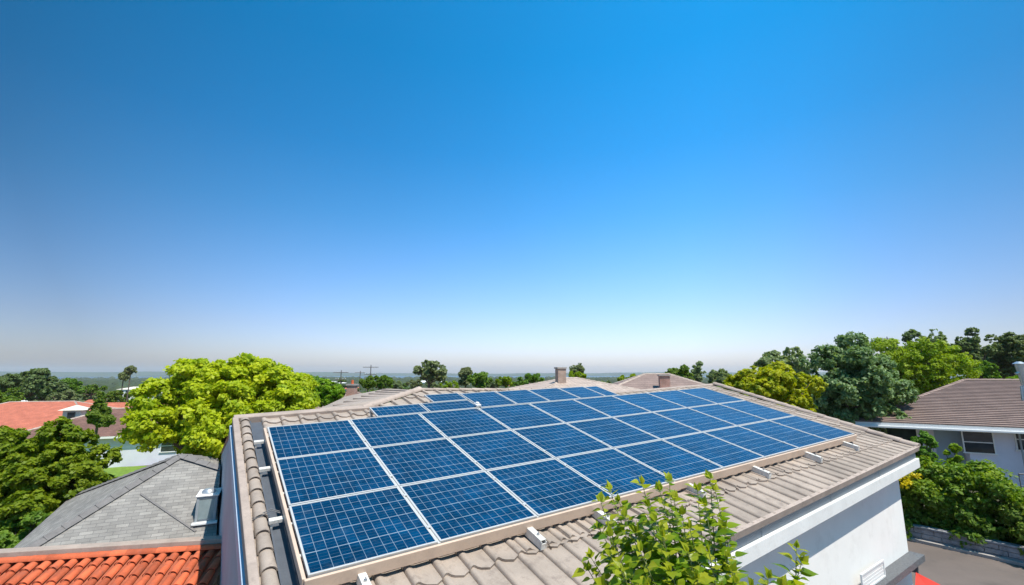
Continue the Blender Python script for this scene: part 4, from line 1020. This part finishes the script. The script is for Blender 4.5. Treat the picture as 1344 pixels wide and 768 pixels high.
# middle distance, above the roof line
mids = [('background_tree', 'grey-green rounded tree on the skyline left of centre', 565, 471, 506, 48, 70, 'f_olive', 9000, .25),
 ('background_tree', 'tall thin left half of the twin skyline tree above the array', 611, 479, 508, 20, 66, 'f_olive', 3500, .25),
 ('background_tree', 'wider low right half of the twin skyline tree above the array', 630, 488, 510, 34, 64, 'f_mid', 4500, .25),
 ('background_tree', 'small yellowish tree on the skyline left of the chimney house', 663, 493, 509, 26, 60, 'f_bright', 3000, .22),
 ('background_tree', 'bushy mid-green tree touching the left side of the chimney house roof', 699, 489, 508, 46, 52, 'f_mid', 6000, .2),
 ('background_tree', 'thin airy tree rising right behind the tan chimney', 757, 476, 494, 24, 56, 'f_olive', 1400, .2),
 ('round_shrub', 'lime-green rounded bush just right of the tan chimney', 757, 486, 501, 34, 44, 'f_lime', 5000, .16),
 ('round_shrub', 'lime-green low domed tree left of the pink chimney', 826, 490, 508, 42, 50, 'f_lime', 6000, .18),
 ('background_tree', 'dense mid-green tree right of the pink brick chimney', 893, 476, 512, 40, 46, 'f_mid', 8000, .18),
 ('background_tree', 'airy olive tree top showing right of the dense mid-green tree', 916, 473, 506, 20, 52, 'f_olive', 2500, .2),
 ('background_tree', 'small olive tree left of the yellow-green rounded tree', 945, 484, 508, 34, 48, 'f_olive', 4500, .2),
 ('background_tree', 'wide green tree on the skyline behind the left wing roof', 500, 491, 512, 40, 60, 'f_mid', 6000, .22),
 ('background_tree', 'small green tree left of the wide one behind the wing roof', 483, 494, 511, 18, 58, 'f_mid', 2500, .22),
 ('background_tree', 'green tree showing past the right edge of the big yellow-green tree', 430, 496, 535, 52, 33, 'f_bright', 9000, .16),
 ('background_tree', 'dark green treetop right behind the big yellow-green tree', 412, 491, 520, 40, 42, 'f_mid', 5000, .18),
 ('conifer', 'dark pointed conifer between the orange roof and the brown roof', 131, 513, 556, 30, 41, 'f_mid', 9000, .18),
 ('umbrella_tree', 'huge dark umbrella-shaped tree on the skyline at far left', 40, 486, 528, 88, 92, 'f_dark', 16000, .35),
 ('background_tree', 'dark treetop at the left edge of the photo on the skyline', 4, 488, 520, 34, 100, 'f_dark', 5000, .35),
 ('background_tree', 'green tree at the left edge behind the orange roof', 6, 508, 545, 44, 72, 'f_mid', 8000, .25),
 ('background_tree', 'yellowish bushy tree just above the orange roof ridge', 82, 512, 530, 42, 82, 'f_olive', 6000, .25),
 ('background_tree', 'mid-green tree right of the huge umbrella tree', 92, 494, 520, 34, 105, 'f_mid', 6000, .3),
 ('background_tree', 'dark green tree above the brown roof beside the white house', 150, 512, 532, 40, 88, 'f_mid', 6000, .28),
 ('tall_slim_tree', 'tall slim tree with a small round head sticking up at left', 172, 479, 492, 16, 88, 'f_olive', 1800, .25),
]
for i, (nm, lab, u, v0, v1, w, dep, fo_, n, lf) in enumerate(mids):
    tree(nm, lab, u, v0, v1, w, dep, fo_, n, lf, shape='cone' if nm == 'conifer' else 'round', lobes=11 + (w > 60) * 8, seed=100 + i, lr=(.3, .5), depthf=.9)
for i, (u, v0, v1, w, dep, fo_, lab) in enumerate(((545, 497, 511, 30, 85, 'f_olive', 'low olive bush left of the grey-green skyline tree'), (590, 499, 512, 34, 88, 'f_lime', 'low lime bush in the gap between the two skyline trees'),
        (648, 498, 511, 28, 84, 'f_olive', 'low olive bush right of the twin skyline tree'), (678, 499, 511, 24, 80, 'f_mid', 'low green bush before the chimney house'), (795, 499, 512, 30, 80, 'f_olive', 'low olive bush in the sea gap right of the chimney house'),
        (840, 494, 508, 30, 62, 'f_mid', 'green treetop just left of the pink chimney roof'), (520, 499, 512, 26, 90, 'f_olive', 'low olive bush above the wing ridge'), (965, 489, 512, 34, 52, 'f_mid', 'green tree touching the yellow-green rounded tree on its left'),
        (120, 503, 520, 36, 120, 'f_mid', 'green tree in the left suburb right of the umbrella tree group'), (195, 500, 520, 26, 110, 'f_olive', 'olive tree at left, just beside the big yellow-green tree'), (58, 505, 528, 40, 96, 'f_mid', 'mid-green tree below the huge umbrella tree'))):
    tree('background_tree', lab, u, v0, v1, w, dep, fo_, 3500, .25, lobes=10, seed=160 + i)
tree('background_tree', 'lower side tuft of foliage beside the tall slim tree', 163, 487, 500, 16, 90, 'f_olive', 1500, .25, seed=141)
# distant wooded suburb: many small trees, a few meshes shared
protos = []
for i, (fo_, shp) in enumerate((('f_dark', 'round'), ('f_mid', 'round'), ('f_olive', 'round'), ('f_mid', 'umbrella'))):
    p = tree('distant_tree', 'distant tree of the wooded suburb below the horizon', [70, 118, 205, 640][i], [503, 505, 502, 499][i], [520, 521, 513, 507][i], 26, [140, 130, 190, 210][i], fo_, 2600, .45, shp, 10, 200 + i, group='distant trees of the wooded suburb')
    protos.append(p)
rs = random.Random(5); k = 0
while k < 280:
    yy = math.exp(rs.uniform(math.log(100), math.log(480))); ang = R(rs.uniform(-52, 50)); x, y = yy * math.tan(ang), yy
    if x > -20 and rs.random() < .3: continue
    if 140 < 672 + 600 * x / yy < 215 and rs.random() < .8: continue
    src = protos[rs.randrange(4)]; k += 1; sz = rs.uniform(.55, 1.15) * (1 + yy / 900)
    r_ = src.copy(); COL.objects.link(r_); r_.location = (x, y, float(gz(x, y)) - .5); r_.rotation_euler = (0, 0, rs.uniform(0, 6)); s_ = sz * .9; r_.scale = (s_, s_, s_ * rs.uniform(.6, .85))
    for ch in list(src.children):
        c = ch.copy(); COL.objects.link(c); c.parent = r_
# far wood that reads as one mass
ln_ = 5200; fx_ = []; 
yy = np.exp(rng.uniform(math.log(380), math.log(3000), ln_)); an = rng.uniform(-.95, .95, ln_); X_ = yy * np.tan(an); Z_ = gz(X_, yy)
vv = []; ff = []
for i in range(ln_):
    s_ = random.uniform(3.5, 8) * (1 + yy[i] / 1500); b0 = len(vv)
    for k_ in range(6): a_ = k_ * math.pi / 3; vv.append((X_[i] + math.cos(a_) * s_, yy[i] + math.sin(a_) * s_, Z_[i] - 1)); 
    for k_ in range(6): a_ = k_ * math.pi / 3 + .3; q = s_ * random.uniform(.5, .85); vv.append((X_[i] + math.cos(a_) * q, yy[i] + math.sin(a_) * q, Z_[i] + s_ * random.uniform(.5, .75)))
    vv.append((X_[i], yy[i], Z_[i] + s_ * random.uniform(.8, 1)))
    for k_ in range(6): ff.append((b0 + k_, b0 + (k_ + 1) % 6, b0 + 6 + (k_ + 1) % 6, b0 + 6 + k_)); ff.append((b0 + 6 + k_, b0 + 6 + (k_ + 1) % 6, b0 + 12))
mb = MB(); mb.add(vv, ff, True); o = mb.build('far_wood', plain('far_wood_green', (.04, .06, .03), .95, .3, .02, .1, 0), uv=False); prop(o, 'far-off wood spread over the coastal plain', kind='stuff')

# utility poles
def upole(u, vtop, depth, label, arms=2):
    t_ = at(u, vtop, depth); z = float(gz(t_[0], t_[1])); r_ = thing('utility_pole', label, 'utility pole', (t_[0], t_[1], z), 'utility poles on the skyline')
    w = .09 if depth < 90 else .12
    mb = MB(); mb.tube([(t_[0], t_[1], z), tuple(t_)], [w, w * .7], 8); mb.build('pole', M['wood'], r_)
    for k in range(arms):
        zz = t_[2] - .4 - k * 1.1; mb = MB(); mb.box((t_[0] - 1.2 + k * .3, t_[1] - .06 - w, zz), (2.4 - k * .6, 0, 0), (0, .09, 0), (0, 0, .09)); ca_ = mb.build('cross_arm', M['wood'], r_)
        for q in (-1.0, -.5, .5, 1.0): mb = MB(); mb.tube([(t_[0] + q * (1 - k * .25), t_[1] - w, zz + .09), (t_[0] + q * (1 - k * .25), t_[1] - w, zz + .28)], [.04, .03], 6); mb.build('insulator', M['trim'], ca_)
upole(448, 486, 75, 'leftmost utility pole on the skyline above the wing roof')
upole(473, 487, 110, 'smallest middle utility pole on the skyline above the wing roof', 1)
upole(487, 479, 72, 'tallest utility pole on the skyline above the wing roof')
upole(1155, 443, 85, 'left utility pole behind the lime-green domed tree')
upole(1164, 442, 92, 'right utility pole behind the lime-green domed tree', 1)

# ================================================================ FOREGROUND LEAFY BRANCHES
pl = thing('garden_tree', 'fresh green leafy treetop reaching up in front of the eave, bottom centre-right', 'tree', (1.75, 4.1, 0))
base = V(1.75, 4.1, 0)
tips = [((788, 655), 4.75), ((800, 640), 4.9), ((843, 632), 4.8), ((878, 628), 4.9), ((885, 652), 4.7), ((932, 625), 4.9), ((938, 640), 4.8), ((925, 660), 4.6), ((775, 728), 4.5), ((800, 700), 4.4), ((820, 675), 4.6),
        ((850, 660), 4.5), ((905, 690), 4.4), ((950, 690), 4.6), ((955, 728), 4.4), ((930, 720), 4.2), ((870, 700), 4.2), ((840, 720), 4.1), ((815, 745), 4.1), ((880, 745), 4.0), ((915, 755), 4.0), ((850, 765), 3.9), ((985, 765), 4.3), ((1045, 715), 4.7), ((1052, 735), 4.6), ((1008, 755), 4.5), ((965, 762), 4.2), ((790, 765), 4.2), ((895, 672), 4.5), ((860, 680), 4.4), ((835, 695), 4.5), ((960, 745), 4.3), ((902, 720), 4.1), ((945, 772), 4.0), ((1025, 768), 4.4), ((772, 745), 4.5), ((786, 690), 4.7), ((812, 655), 4.9), ((800, 725), 4.3), ((865, 640), 4.8), ((915, 640), 4.85)]
mb = MB(); hub = base + V(.05, .1, 3.2)
mb.tube([base, base + V(.03, .02, 1.6), hub], [.07, .055, .04], 10)
tw = MB(); LV = []; LF = []; LR_ = []; YV = []; YF = []; YR = []
gl = random.Random(21)
def leaf_(P, d, n, s_, arrV, arrF, arrR, r_):
    return leaf0(P, d, n, s_ * gl.uniform(.75, 1.15), arrV, arrF, arrR, r_)
def leaf0(P, d, n, s, arrV, arrF, arrR, r_):
    """heart-shaped leaf: stalk end at P, pointing along d, face normal n, folded along the midrib"""
    d = unit(d); n = unit(n - d * (n @ d)); b_ = np.cross(n, d); k = len(arrV); w = .40
    fold = .10 + gl.random() * .12; curl = gl.uniform(.05, .22)
    prof = [(0, .08), (.12, .30), (.32, .38), (.56, .27), (.80, .10)]
    mid = [P + d * s * x - n * s * curl * x * x for x, _ in prof] + [P + d * s - n * s * curl]
    arrV.extend(mid)
    for sg in (-1, 1): arrV.extend([P + d * s * (x - (.06 if i == 0 else 0)) + b_ * sg * s * w_ + n * s * (fold * w_ * 2 - curl * x * x) for i, (x, w_) in enumerate(prof)])
    for sgi, sg in enumerate((-1, 1)):
        o_ = k + 6 + sgi * 5
        for i in range(4):
            q = (k + i, k + i + 1, o_ + i + 1, o_ + i); arrF.append(q if sg > 0 else q[::-1]); arrR.append(r_)
        q = (k + 4, k + 5, o_ + 4, o_ + 4); arrF.append((k + 4, k + 5, o_ + 4) if sg > 0 else (o_ + 4, k + 5, k + 4)); arrR.append(r_)
for (uv_, dep) in tips:
    T = at(uv_[0], uv_[1], dep); T = T + V(0, 0, -.02)
    mid = hub * .45 + T * .55 + V(gl.uniform(-.15, .15), gl.uniform(-.1, .1), -.15)
    pts = [hub + (mid - hub) * 0, mid * .5 + hub * .5 + V(0, 0, -.08), mid, mid * .45 + T * .55 + V(0, 0, -.02), T]
    tw.tube(pts, [.022, .016, .010, .006, .003], 6)
    # leaves alternate up the outer part of the branch
    seg = [mid, pts[3], T]; ax = unit(T - mid); nl = 36
    for i in range(nl):
        f = i / (nl - 1); P = (mid * (1 - f * 2) + pts[3] * f * 2) if f < .5 else (pts[3] * (2 - 2 * f) + T * (2 * f - 1))
        ang = i * 2.4 + gl.uniform(-.5, .5); side = unit(np.cross(ax, V(.3, .2, 1))); oth = np.cross(ax, side)
        out = side * math.cos(ang) + oth * math.sin(ang); d = unit(out + ax * .55 + V(0, 0, -.25)); n = unit(V(gl.uniform(-.6, .6), gl.uniform(-.7, .3), 1.0) + ax * .3)
        s = gl.uniform(.11, .18) * (1.0 if f < .8 else .66)
        P1 = P + d * s * .35; tw.tube([P, P1], .0022, 4, False)
        young = f > .72 and gl.random() < .8
        if young: leaf_(P1, d, n, s, YV, YF, YR, gl.random())
        else: leaf_(P1, d, n, s, LV, LF, LR_, gl.random())
    for k in range(3):
        s = gl.uniform(.06, .11); d = unit(ax + V(gl.uniform(-.7, .7), gl.uniform(-.7, .7), gl.uniform(0, .5))); leaf_(T, d, V(gl.uniform(-1, 1), -.6, .6), s, YV, YF, YR, gl.random())
mb.v += []; tk = mb.build('trunk', M['bark'], pl, uv=False); tw.build('branches', M['f_plant'] if False else plain('green_twig', (.16, .19, .06), .7, .2, 20), pl, uv=False)
for nm_ in ('f_plant', 'f_plant_young'):
    m = M[nm_]; nt = m.node_tree; b = nt.nodes['Principled BSDF']; b.inputs['Roughness'].default_value = .32
    bump(nt, b, noise(nt, 90, 3, .6, geo(nt)), .35, .004)
def leafobj(name, Vv, Ff, Rr, mname):
    me = bpy.data.meshes.new(name); off = V(*pl.location); me.from_pydata([tuple(p - off) for p in Vv], [], Ff); me.update()
    a = me.attributes.new('rnd', 'FLOAT', 'FACE'); a.data.foreach_set('value', np.array(Rr, np.float32)); me.materials.append(M[mname])
    me.polygons.foreach_set('use_smooth', [True] * len(me.polygons)); o = bpy.data.objects.new(name, me); COL.objects.link(o); o.parent = pl
leafobj('leaves', LV, LF, LR_, 'f_plant'); leafobj('young_leaves', YV, YF, YR, 'f_plant_young')
